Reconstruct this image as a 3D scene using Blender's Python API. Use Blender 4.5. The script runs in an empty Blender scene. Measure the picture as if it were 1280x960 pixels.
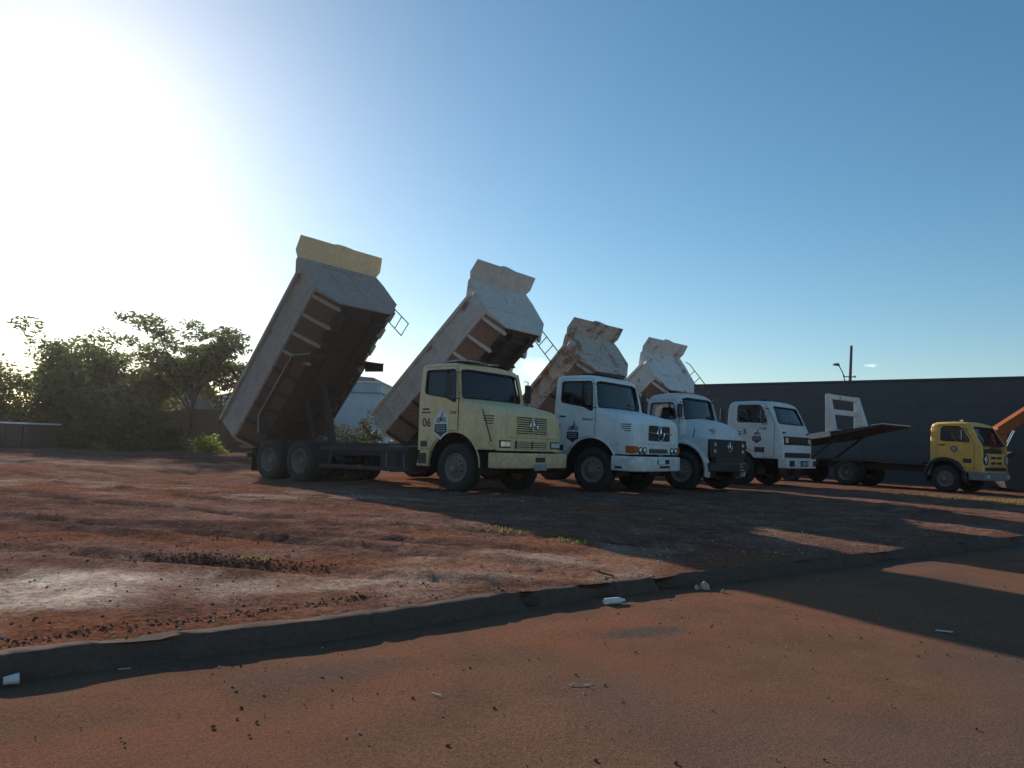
import bpy, bmesh, math, random
import numpy as np
from mathutils import Vector, Matrix, noise as mnoise
random.seed(7); np.random.seed(7)
R = math.radians
scene = bpy.context.scene
COL = scene.collection

# ------------------------------------------------------------------ camera
cam_d = bpy.data.cameras.new('camera'); cam = bpy.data.objects.new('camera', cam_d); COL.objects.link(cam)
scene.camera = cam
cam_d.sensor_fit = 'HORIZONTAL'; cam_d.sensor_width = 36.0; cam_d.lens = 36.0 * 960 / 1280
cam_d.clip_start = 0.05; cam_d.clip_end = 3000
CAM_H = 1.3
_roll = math.atan(0.04); _pitch = math.atan((551 - 480) / 960 * math.cos(_roll))
_fw = Vector((0, math.cos(_pitch), math.sin(_pitch))); _rt0 = Vector((1, 0, 0)); _up0 = _rt0.cross(_fw)
_rt = math.cos(_roll) * _rt0 + math.sin(_roll) * _up0
_up = -math.sin(_roll) * _rt0 + math.cos(_roll) * _up0
cam.matrix_world = Matrix(((_rt.x, _up.x, -_fw.x, 0), (_rt.y, _up.y, -_fw.y, 0), (_rt.z, _up.z, -_fw.z, CAM_H), (0, 0, 0, 1)))

# ------------------------------------------------------------------ sky, sun, exposure
SUN_EL, SUN_AZ = R(20.3), R(-32.0)          # azimuth from +Y, negative to the left
world = bpy.data.worlds.new('World'); scene.world = world; world.use_nodes = True
wn = world.node_tree.nodes; wl = world.node_tree.links; wn.clear()
wo = wn.new('ShaderNodeOutputWorld'); bg = wn.new('ShaderNodeBackground'); sky = wn.new('ShaderNodeTexSky')
sky.sky_type = 'NISHITA'; sky.sun_disc = False; sky.sun_elevation = SUN_EL; sky.sun_rotation = SUN_AZ
sky.altitude = 300; sky.air_density = 1.0; sky.dust_density = 0.45; sky.ozone_density = 2.3
bg.inputs['Strength'].default_value = 0.102
hs = wn.new('ShaderNodeHueSaturation'); hs.inputs['Saturation'].default_value = 1.18; hs.inputs['Hue'].default_value = 0.487
wl.new(sky.outputs['Color'], hs.inputs['Color'])
def cloud(prev, px, py, wx, wy, amount, seed):
    """a small far cloud: a soft noisy patch round one direction of the sky"""
    d = (_fw + _rt * ((px - 640) / 960) + _up * ((480 - py) / 960)).normalized(); e1 = Vector((d.y, -d.x, 0)).normalized(); e2 = e1.cross(d)
    tc = wn.new('ShaderNodeTexCoord'); nz = wn.new('ShaderNodeTexNoise'); nz.inputs['Scale'].default_value = 60 / (wx / 0.02); nz.inputs['Detail'].default_value = 5; nz.noise_dimensions = '4D'; nz.inputs['W'].default_value = seed
    wl.new(tc.outputs['Generated'], nz.inputs['Vector'])
    sq = []
    for e, w in ((e1, wx), (e2, wy)):
        dt = wn.new('ShaderNodeVectorMath'); dt.operation = 'DOT_PRODUCT'; dt.inputs[1].default_value = e; wl.new(tc.outputs['Generated'], dt.inputs[0])
        m = wn.new('ShaderNodeMath'); m.operation = 'DIVIDE'; m.inputs[1].default_value = w; wl.new(dt.outputs['Value'], m.inputs[0])
        p = wn.new('ShaderNodeMath'); p.operation = 'POWER'; p.inputs[1].default_value = 2; wl.new(m.outputs[0], p.inputs[0]); sq.append(p)
    s = wn.new('ShaderNodeMath'); s.operation = 'ADD'; wl.new(sq[0].outputs[0], s.inputs[0]); wl.new(sq[1].outputs[0], s.inputs[1])
    fd = wn.new('ShaderNodeVectorMath'); fd.operation = 'DOT_PRODUCT'; fd.inputs[1].default_value = d; wl.new(tc.outputs['Generated'], fd.inputs[0])
    g = wn.new('ShaderNodeMath'); g.operation = 'GREATER_THAN'; g.inputs[1].default_value = 0.5; wl.new(fd.outputs['Value'], g.inputs[0])
    a = wn.new('ShaderNodeMath'); a.operation = 'MULTIPLY_ADD'; a.inputs[1].default_value = 2.2; wl.new(nz.outputs[0], a.inputs[0])
    n = wn.new('ShaderNodeMath'); n.operation = 'MULTIPLY'; n.inputs[1].default_value = -1; wl.new(s.outputs[0], n.inputs[0]); wl.new(n.outputs[0], a.inputs[2])
    mr = wn.new('ShaderNodeMapRange'); mr.inputs[1].default_value = 0.45; mr.inputs[2].default_value = 1.3; mr.inputs[3].default_value = 0; mr.inputs[4].default_value = amount; wl.new(a.outputs[0], mr.inputs[0])
    k = wn.new('ShaderNodeMath'); k.operation = 'MULTIPLY'; wl.new(mr.outputs[0], k.inputs[0]); wl.new(g.outputs[0], k.inputs[1])
    mx = wn.new('ShaderNodeMix'); mx.data_type = 'RGBA'; wl.new(k.outputs[0], mx.inputs[0]); wl.new(prev, mx.inputs[6]); mx.inputs[7].default_value = (14, 14.5, 15, 1)
    return mx.outputs[2]
skc = cloud(hs.outputs['Color'], 1088, 457, 0.010, 0.0028, 0.5, 3.0)
skc = cloud(skc, 672, 462, 0.035, 0.022, 0.55, 7.0)
wl.new(skc, bg.inputs['Color']); wl.new(bg.outputs[0], wo.inputs['Surface'])
sun_d = bpy.data.lights.new('sun', 'SUN'); sun = bpy.data.objects.new('sun', sun_d); COL.objects.link(sun)
sun_d.energy = 5.0; sun_d.angle = R(0.53); sun_d.color = (1.0, 0.86, 0.72)
_sd = Vector((math.sin(SUN_AZ) * math.cos(SUN_EL), math.cos(SUN_AZ) * math.cos(SUN_EL), math.sin(SUN_EL)))
sun.rotation_euler = _sd.to_track_quat('Z', 'Y').to_euler()
vs = scene.view_settings; vs.view_transform = 'Standard'; vs.look = 'None'; vs.exposure = 0.25; vs.gamma = 1.0; vs.use_curve_mapping = False
try:
    scene.cycles.max_bounces = 6; scene.cycles.transparent_max_bounces = 24
    scene.cycles.use_denoising = True
except Exception: pass

# ------------------------------------------------------------------ materials
def new_mat(name):
    m = bpy.data.materials.new(name); m.use_nodes = True
    nt = m.node_tree; return m, nt, nt.nodes['Principled BSDF']
def nd(nt, t, **kw):
    n = nt.nodes.new(t)
    for k, v in kw.items():
        if hasattr(n, k) and not k[0].isupper(): setattr(n, k, v)
        else: n.inputs[k.replace('_', ' ')].default_value = v
    return n
def noise_n(nt, scale, detail=4, rough=0.6, coord=None, dist=0.0):
    n = nd(nt, 'ShaderNodeTexNoise'); n.inputs['Scale'].default_value = scale; n.inputs['Detail'].default_value = detail
    n.inputs['Roughness'].default_value = rough; n.inputs['Distortion'].default_value = dist
    if coord: nt.links.new(coord, n.inputs['Vector'])
    return n
def ramp(nt, src, stops):
    r = nd(nt, 'ShaderNodeValToRGB'); cr = r.color_ramp
    while len(cr.elements) < len(stops): cr.elements.new(0.5)
    for e, (p, c) in zip(cr.elements, stops):
        e.position = p; e.color = c if len(c) == 4 else (*c, 1)
    nt.links.new(src, r.inputs[0]); return r
def mix(nt, fac, a, b, mode='MIX'):
    m = nd(nt, 'ShaderNodeMix'); m.data_type = 'RGBA'; m.blend_type = mode
    for s, v in ((m.inputs[0], fac), (m.inputs[6], a), (m.inputs[7], b)):
        if hasattr(v, 'is_linked') or hasattr(v, 'links'): nt.links.new(v, s)
        elif isinstance(v, (int, float)): s.default_value = v
        else: s.default_value = (*v, 1) if len(v) == 3 else v
    return m.outputs[2]
def bump(nt, h, strength, dist=0.01, prev=None):
    b = nd(nt, 'ShaderNodeBump'); b.inputs['Strength'].default_value = strength; b.inputs['Distance'].default_value = dist
    nt.links.new(h, b.inputs['Height'])
    if prev: nt.links.new(prev, b.inputs['Normal'])
    return b.outputs[0]
G3 = lambda v: (v, v, v)
def paint(name, col, rough=0.4, dirt=0.25, dirtcol=(0.16, 0.08, 0.05), rust=0.0, scale=2.5, metallic=0.0, spec=0.5, stretch=(1, 1, 1), splash=0.0):
    """painted metal: slight tone drift, dust film and rust blotches that belong to the sheet"""
    m, nt, p = new_mat(name); tc = nd(nt, 'ShaderNodeTexCoord')
    mp = nd(nt, 'ShaderNodeMapping'); mp.inputs['Scale'].default_value = stretch; nt.links.new(tc.outputs['Object'], mp.inputs[0])
    co = mp.outputs[0]
    n1 = noise_n(nt, scale, 6, 0.65, co); n2 = noise_n(nt, scale * 6, 5, 0.7, co)
    tone = ramp(nt, n1.outputs[0], [(0.3, tuple(c * 0.86 for c in col)), (0.7, tuple(min(1, c * 1.08) for c in col))])
    dm = ramp(nt, n2.outputs[0], [(0.42, G3(dirt * 0.25)), (0.68, G3(min(1, dirt * 1.6)))])
    c = mix(nt, dm.outputs[0], tone.outputs[0], dirtcol)
    if rust > 0:
        n3 = noise_n(nt, scale * 1.3, 9, 0.68, co, 0.1)
        rm = ramp(nt, n3.outputs[0], [(0.66 - rust * 0.42, G3(0)), (0.72 - rust * 0.36, G3(0.9))])
        rc = ramp(nt, n2.outputs[0], [(0.3, (0.11, 0.05, 0.03)), (0.52, (0.26, 0.125, 0.07)), (0.72, (0.38, 0.23, 0.14))])
        c = mix(nt, rm.outputs[0], c, rc.outputs[0])
    if splash > 0:                                             # dried red mud thrown up by the wheels
        sx = nd(nt, 'ShaderNodeSeparateXYZ'); nt.links.new(tc.outputs['Object'], sx.inputs[0])
        n4 = noise_n(nt, 7, 7, 0.7, tc.outputs['Object']); a4 = nd(nt, 'ShaderNodeMath'); a4.operation = 'MULTIPLY_ADD'; a4.inputs[1].default_value = 2.2
        nt.links.new(n4.outputs[0], a4.inputs[0]); m4 = nd(nt, 'ShaderNodeMath'); m4.operation = 'MULTIPLY'; m4.inputs[1].default_value = -1.0; nt.links.new(sx.outputs[2], m4.inputs[0]); nt.links.new(m4.outputs[0], a4.inputs[2])
        sm4 = ramp(nt, a4.outputs[0], [(0.0, G3(0)), (0.5, G3(splash))]); c = mix(nt, sm4.outputs[0], c, (0.30, 0.17, 0.11))
    nt.links.new(c, p.inputs['Base Color'])
    rr = ramp(nt, n2.outputs[0], [(0.3, G3(rough)), (0.75, G3(min(1, rough + 0.35)))]); nt.links.new(rr.outputs[0], p.inputs['Roughness'])
    p.inputs['Metallic'].default_value = metallic; p.inputs['Specular IOR Level'].default_value = spec
    nt.links.new(bump(nt, n1.outputs[0], 0.25, 0.01), p.inputs['Normal'])
    return m
def plain(name, col, rough=0.6, metallic=0.0, var=0.25, scale=8.0, spec=0.5):
    m, nt, p = new_mat(name); tc = nd(nt, 'ShaderNodeTexCoord'); n = noise_n(nt, scale, 4, 0.6, tc.outputs['Object'])
    r = ramp(nt, n.outputs[0], [(0.3, tuple(c * (1 - var) for c in col)), (0.7, tuple(min(1, c * (1 + var)) for c in col))])
    nt.links.new(r.outputs[0], p.inputs['Base Color']); p.inputs['Roughness'].default_value = rough; p.inputs['Metallic'].default_value = metallic; p.inputs['Specular IOR Level'].default_value = spec
    return m
def glass(name, tint, opacity=0.15, dark=(0.01, 0.012, 0.015)):
    m, nt, p = new_mat(name); nt.nodes.remove(p); out = nt.nodes['Material Output']
    tr = nd(nt, 'ShaderNodeBsdfTransparent'); tr.inputs[0].default_value = (*tint, 1)
    df = nd(nt, 'ShaderNodeBsdfDiffuse'); df.inputs[0].default_value = (*dark, 1)
    gl = nd(nt, 'ShaderNodeBsdfGlossy'); gl.inputs['Roughness'].default_value = 0.03
    m1 = nd(nt, 'ShaderNodeMixShader'); m1.inputs[0].default_value = opacity
    nt.links.new(tr.outputs[0], m1.inputs[1]); nt.links.new(df.outputs[0], m1.inputs[2])
    fr = nd(nt, 'ShaderNodeFresnel'); fr.inputs[0].default_value = 1.62
    m2 = nd(nt, 'ShaderNodeMixShader'); nt.links.new(fr.outputs[0], m2.inputs[0])
    nt.links.new(m1.outputs[0], m2.inputs[1]); nt.links.new(gl.outputs[0], m2.inputs[2])
    nt.links.new(m2.outputs[0], out.inputs[0]); return m
M = {}
M['yellow'] = paint('cream_yellow_paint', (0.86, 0.61, 0.33), 0.35, 0.16, splash=.45)
M['yellow_bright'] = paint('yellow_cab_paint', (0.78, 0.44, 0.08), 0.35, 0.18, splash=.4)
M['white'] = paint('white_cab_paint', (0.80, 0.82, 0.82), 0.32, 0.08, splash=.4)
M['white_old'] = paint('aged_white_paint', (0.68, 0.70, 0.70), 0.4, 0.14, splash=.4)
M['bed_a'] = paint('worn_grey_bed_paint', (0.32, 0.30, 0.28), 0.6, 0.22, rust=0.14, scale=1.6, stretch=(.4, 1, 1))
M['lip_a'] = paint('yellow_bed_paint', (0.72, 0.55, 0.33), 0.5, 0.14, rust=0.10, scale=1.6)
M['bed_b'] = paint('dusty_white_bed_paint', (0.62, 0.58, 0.54), 0.6, 0.16, rust=0.16, scale=1.7, stretch=(.4, 1, 1))
M['bed_c'] = paint('rusted_white_bed_paint', (0.55, 0.50, 0.45), 0.7, 0.3, rust=0.39, scale=1.7)
M['bed_d'] = paint('chipped_white_bed_paint', (0.66, 0.66, 0.64), 0.6, 0.15, rust=0.22, scale=2.0, stretch=(.6, 1, 1))
M['under'] = paint('underbody_metal', (0.040, 0.034, 0.030), 0.8, 0.3, dirtcol=(0.07, 0.045, 0.035), rust=0.0, scale=2.0)
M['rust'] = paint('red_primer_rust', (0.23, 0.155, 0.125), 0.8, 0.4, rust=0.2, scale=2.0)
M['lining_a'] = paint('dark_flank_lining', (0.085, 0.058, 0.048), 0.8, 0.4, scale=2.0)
M['chassis'] = paint('chassis_black', (0.03, 0.03, 0.03), 0.7, 0.35, dirtcol=(0.09, 0.055, 0.04))
M['black'] = plain('black_plastic', (0.018, 0.019, 0.02), 0.5)
M['rubber'] = plain('tyre_rubber', (0.022, 0.021, 0.02), 0.85, var=0.35)
M['gasket'] = plain('window_gasket', (0.012, 0.012, 0.013), 0.6)
M['steel'] = paint('grey_rim_paint', (0.20, 0.19, 0.18), 0.5, 0.35)
M['chrome'] = plain('chrome', (0.75, 0.76, 0.78), 0.18, 1.0, 0.05)
M['lens'] = plain('lamp_lens', (0.75, 0.76, 0.74), 0.12, 0.6, 0.1, 30)
M['orange'] = plain('indicator_orange', (0.55, 0.10, 0.015), 0.25)
M['red_lens'] = plain('marker_red', (0.40, 0.02, 0.015), 0.25)
M['glass'] = glass('windscreen_glass', (0.92, 0.955, 0.975), 0.03)
M['glass_dark'] = glass('tinted_glass', (0.25, 0.26, 0.28), 0.35)
M['glass_black'] = glass('dark_windscreen_glass', (0.30, 0.32, 0.34), 0.85)
M['seat'] = plain('seat_fabric', (0.035, 0.035, 0.04), 0.9)
M['decal_white'] = plain('decal_white', (0.72, 0.73, 0.74), 0.4, var=0.06)
M['decal_dark'] = plain('decal_dark', (0.025, 0.028, 0.04), 0.4)
M['decal_grey'] = plain('decal_grey', (0.25, 0.27, 0.30), 0.4)
M['grey_plastic'] = plain('grey_bumper_plastic', (0.16, 0.16, 0.16), 0.6)
M['exc'] = paint('excavator_orange', (0.32, 0.085, 0.022), 0.6, 0.15, spec=.2)
M['tarp'] = plain('faded_tarp', (0.42, 0.42, 0.44), 0.8, var=0.2, scale=5)
M['concrete_pole'] = plain('pole_concrete', (0.10, 0.10, 0.105), 0.9)

# ------------------------------------------------------------------ mesh helpers
class MB:
    def __init__(s): s.v = []; s.f = []
    def add(s, vs, fs):
        o = len(s.v); s.v += [tuple(v) for v in vs]; s.f += [tuple(i + o for i in f) for f in fs]; return s
    def box(s, x0, x1, y0, y1, z0, z1, m=None):
        vs = [Vector((x, y, z)) for z in (z0, z1) for y in (y0, y1) for x in (x0, x1)]
        if m: vs = [m @ v for v in vs]
        return s.add(vs, [(0, 2, 3, 1), (4, 5, 7, 6), (0, 1, 5, 4), (2, 6, 7, 3), (0, 4, 6, 2), (1, 3, 7, 5)])
    def prism(s, poly, axis, a0, a1, fn=None):
        n = len(poly); vs = []
        for a in (a0, a1):
            for p, q in poly:
                vs.append((a, p, q) if axis == 'x' else (p, a, q) if axis == 'y' else (p, q, a))
        if fn: vs = [fn(v) for v in vs]
        return s.add(vs, [tuple(range(n))[::-1], tuple(range(n, 2 * n))] + [(i, (i + 1) % n, n + (i + 1) % n, n + i) for i in range(n)])
    def cyl(s, p0, p1, r0, r1=None, n=12, cap=True):
        p0, p1 = Vector(p0), Vector(p1); r1 = r0 if r1 is None else r1
        q = (p1 - p0).to_track_quat('Z', 'Y'); vs = []
        for p, r in ((p0, r0), (p1, r1)):
            for i in range(n):
                a = 2 * math.pi * i / n; vs.append(p + q @ Vector((r * math.cos(a), r * math.sin(a), 0)))
        fs = [(i, (i + 1) % n, n + (i + 1) % n, n + i) for i in range(n)]
        if cap: fs += [tuple(range(n))[::-1], tuple(range(n, 2 * n))]
        return s.add(vs, fs)
    def tube(s, pts, r, n=6, closed=False):
        pts = [Vector(p) for p in pts]; k = len(pts); vs = []
        rr = r if isinstance(r, (list, tuple)) else [r] * k
        for i, p in enumerate(pts):
            a = pts[i - 1] if (i > 0 or closed) else p
            b = pts[(i + 1) % k] if (i < k - 1 or closed) else p
            d = (b - a).normalized()
            u = d.cross(Vector((0, 0, 1)) if abs(d.z) < 0.9 else Vector((0, 1, 0))).normalized(); w = d.cross(u)
            for j in range(n):
                t = 2 * math.pi * j / n; vs.append(p + rr[i] * (math.cos(t) * u + math.sin(t) * w))
        fs = []
        for i in range(k if closed else k - 1):
            for j in range(n):
                a, b = i * n + j, i * n + (j + 1) % n; c = ((i + 1) % k) * n; fs.append((a, b, c + (j + 1) % n, c + j))
        if not closed: fs += [tuple(range(n))[::-1], tuple(range((k - 1) * n, k * n))]
        return s.add(vs, fs)
    def lathe(s, prof, n=32, c=(0, 0, 0), closed=False, skip=None):
        vs = []; k = len(prof); fs = []
        for r, y in prof:
            for i in range(n):
                a = 2 * math.pi * i / n; vs.append((c[0] + r * math.cos(a), c[1] + y, c[2] + r * math.sin(a)))
        for j in range(k if closed else k - 1):
            for i in range(n):
                if skip and skip(j, i): continue
                j2 = (j + 1) % k; fs.append((j * n + i, j * n + (i + 1) % n, j2 * n + (i + 1) % n, j2 * n + i))
        return s.add(vs, fs)
    def loft(s, loops, cap=True):
        n = len(loops[0]); vs = [p for l in loops for p in l]; fs = []
        for j in range(len(loops) - 1):
            for i in range(n): fs.append((j * n + i, j * n + (i + 1) % n, (j + 1) * n + (i + 1) % n, (j + 1) * n + i))
        if cap: fs += [tuple(range(n))[::-1], tuple(range((len(loops) - 1) * n, len(loops) * n))]
        return s.add(vs, fs)
    def mesh(s, name, smooth=40):
        me = bpy.data.meshes.new(name); me.from_pydata(s.v, [], s.f)
        bm = bmesh.new(); bm.from_mesh(me); bmesh.ops.recalc_face_normals(bm, faces=bm.faces); bm.to_mesh(me); bm.free()
        if smooth:
            me.polygons.foreach_set('use_smooth', [True] * len(me.polygons)); me.set_sharp_from_angle(angle=R(smooth))
        return me
    def build(s, name, mat, parent=None, smooth=40, bevel=0.0, seg=2):
        return link(name, s.mesh(name, smooth), mat, parent, bevel, seg)
def link(name, me, mat, parent=None, bevel=0.0, seg=2):
    o = bpy.data.objects.new(name, me); COL.objects.link(o)
    if mat is not None:
        me.materials.clear(); me.materials.append(M[mat] if isinstance(mat, str) else mat)
    if parent: o.parent = parent
    if bevel:
        b = o.modifiers.new('bevel', 'BEVEL'); b.width = bevel; b.segments = seg; b.limit_method = 'ANGLE'; b.angle_limit = R(35); b.harden_normals = True
    return o
def empty(name, loc, rotz=0):
    o = bpy.data.objects.new(name, None); COL.objects.link(o); o.location = loc; o.rotation_euler = (0, 0, rotz); o.empty_display_size = 0.3; return o
def tag(o, label=None, cat=None, group=None, kind=None):
    if label: o['label'] = label
    if cat: o['category'] = cat
    if group: o['group'] = group
    if kind: o['kind'] = kind
    return o
def boolean(mb, cutters, name, smooth=40):
    """outer solid minus the cutter solids -> mesh"""
    tmp = []
    base = bpy.data.objects.new('tmp', mb.mesh('tmp', 0)); COL.objects.link(base); tmp.append(base)
    for c in cutters:
        o = bpy.data.objects.new('tmpc', c.mesh('tmpc', 0)); COL.objects.link(o); tmp.append(o)
        md = base.modifiers.new('b', 'BOOLEAN'); md.operation = 'DIFFERENCE'; md.object = o; md.solver = 'EXACT'
    me = None
    for sv in ('EXACT', 'MANIFOLD', 'FAST'):
        try:
            for md in base.modifiers: md.solver = sv
        except TypeError: continue
        dg = bpy.context.evaluated_depsgraph_get(); dg.update()
        me = bpy.data.meshes.new_from_object(base.evaluated_get(dg)); me.name = name
        if len(me.polygons) > 60: break
    for o in tmp:
        d = o.data; bpy.data.objects.remove(o); bpy.data.meshes.remove(d)
    me.polygons.foreach_set('use_smooth', [True] * len(me.polygons)); me.set_sharp_from_angle(angle=R(smooth))
    return me
def holed_plate(outer, inner, fn, thick, name, smooth=40):
    """plate with the outline outer and an opening inner (2-D loops), fn maps (p,q)->xyz, thick = offset vector function"""
    bm = bmesh.new(); es = []
    for loop in ([outer, inner] if inner else [outer]):
        vs = [bm.verts.new(fn(p, q)) for p, q in loop]
        es += [bm.edges.new((vs[i], vs[(i + 1) % len(vs)])) for i in range(len(vs))]
    bmesh.ops.triangle_fill(bm, use_beauty=True, use_dissolve=False, edges=es)
    bmesh.ops.recalc_face_normals(bm, faces=bm.faces)
    r = bmesh.ops.extrude_face_region(bm, geom=list(bm.faces))
    bmesh.ops.translate(bm, vec=thick, verts=[g for g in r['geom'] if isinstance(g, bmesh.types.BMVert)])
    bmesh.ops.recalc_face_normals(bm, faces=bm.faces)
    me = bpy.data.meshes.new(name); bm.to_mesh(me); bm.free()
    return me
def text_obj(name, body, size, loc, rot, mat, parent, depth=0.003, align='CENTER', bold=0.0):
    cu = bpy.data.curves.new('t', 'FONT'); cu.body = body; cu.size = size; cu.extrude = depth; cu.align_x = align; cu.align_y = 'CENTER'; cu.offset = bold; cu.resolution_u = 3
    o = bpy.data.objects.new('t', cu); COL.objects.link(o); dg = bpy.context.evaluated_depsgraph_get(); dg.update()
    me = bpy.data.meshes.new_from_object(o.evaluated_get(dg)); bpy.data.objects.remove(o); bpy.data.curves.remove(cu)
    t = link(name, me, mat, parent); t.location = loc; t.rotation_euler = rot; return t
def rounded(poly, r, n=3):
    out = []; k = len(poly)
    for i in range(k):
        p = Vector(poly[i]); a = (Vector(poly[i - 1]) - p); b = (Vector(poly[(i + 1) % k]) - p)
        d = min(r, a.length * 0.45, b.length * 0.45); pa = p + a.normalized() * d; pb = p + b.normalized() * d
        for j in range(n + 1):
            t = j / n; out.append(tuple((1 - t) ** 2 * pa + 2 * t * (1 - t) * p + t * t * pb))
    return out

# ------------------------------------------------------------------ terrain functions
K0 = np.array([-2.4375, 3.834]); KD = np.array([0.78824, 0.61537]); KN = np.array([-KD[1], KD[0]])
def st(x, y):
    dx, dy = x - K0[0], y - K0[1]; return dx * KD[0] + dy * KD[1], dx * KN[0] + dy * KN[1]
def xy(s, t): return K0[0] + s * KD[0] + t * KN[0], K0[1] + s * KD[1] + t * KN[1]
def bow(s): return np.interp(s, [-40, 0, 1.75, 2.6, 3.7, 4.9, 13, 60], [0, 0, -0.06, 0.0, 0.07, 0.04, 0, 0])
_lat = np.random.RandomState(3).rand(256, 256)
def vnoise(x, y):
    xi = np.floor(x).astype(int); yi = np.floor(y).astype(int); fx = x - xi; fy = y - yi
    fx = fx * fx * (3 - 2 * fx); fy = fy * fy * (3 - 2 * fy)
    g = lambda a, b: _lat[a % 256, b % 256]
    return (g(xi, yi) * (1 - fx) + g(xi + 1, yi) * fx) * (1 - fy) + (g(xi, yi + 1) * (1 - fx) + g(xi + 1, yi + 1) * fx) * fy
def fbm(x, y, oct=4, gain=0.5):
    v = 0; a = 1; t = 0
    for i in range(oct): v = v + a * vnoise(x * 2 ** i + 17.3 * i, y * 2 ** i + 5.1 * i); t += a; a *= gain
    return v / t
def base_z(x, y):
    s, t = st(x, y)
    z = 0.15 + 0.05 * np.clip(t / 2.5, 0, 1)
    z = z - 0.12 * np.exp(-(((x + 5.2) ** 2 + (y - 19.5) ** 2) / 12.0))
    return z
TRACKS = [((-9, 11.5), (1.8, 7.6)), ((-7, 8.6), (0.9, 6.9)), ((-10, 14.5), (-1, 9.5)), ((-12, 10), (-2.5, 6.2)), ((-14, 20), (-3, 12.5))]
def rut(x, y):
    z = np.zeros_like(x); m = np.zeros_like(x)
    for i, (a, b) in enumerate(TRACKS):
        a, b = np.array(a), np.array(b); d = (b - a) / np.linalg.norm(b - a); n = np.array([-d[1], d[0]])
        u = (x - a[0]) * d[0] + (y - a[1]) * d[1]; w = (x - a[0]) * n[0] + (y - a[1]) * n[1] + 0.25 * np.sin(u * 0.35 + i)
        L = np.linalg.norm(b - a); inn = np.clip(np.minimum(u, L - u) / 1.0, 0, 1)
        for off in (-0.95, 0.95):
            e = np.exp(-((w - off) / 0.14) ** 2); lug = 0.5 + 0.5 * np.sin(u * 26 + np.abs(w - off) * 22)
            z += inn * (-0.022 * e + 0.014 * np.exp(-((np.abs(w - off) - 0.24) / 0.08) ** 2) - 0.016 * e * lug); m += inn * e
    return z, m
def lot_z(x, y, fine=True):
    x = np.asarray(x, float); y = np.asarray(y, float); z = base_z(x, y); s, t = st(x, y)
    edge = np.clip(t / 0.5, 0.15, 1)
    z = z + edge * (0.05 * (fbm(x * 0.35, y * 0.35, 3) - 0.5) + 0.05 * (fbm(x * 1.3 + 4, y * 1.3, 3) - 0.5))
    if fine:
        rough = np.clip(fbm(x * 0.5 + 9, y * 0.5 + 3, 2) * 2.6 - 0.7, 0.22, 1)
        z = z + edge * rough * (0.046 * (fbm(x * 3.1, y * 4.3, 3) - 0.5) + 0.030 * (fbm(x * 11, y * 13, 2) - 0.5))
        z = z + rut(x, y)[0]
    z = z - 0.016 * np.clip(1 - t / 0.16, 0, 1)
    return z
def lz(x, y): return float(lot_z(np.array([x]), np.array([y]))[0])

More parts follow.
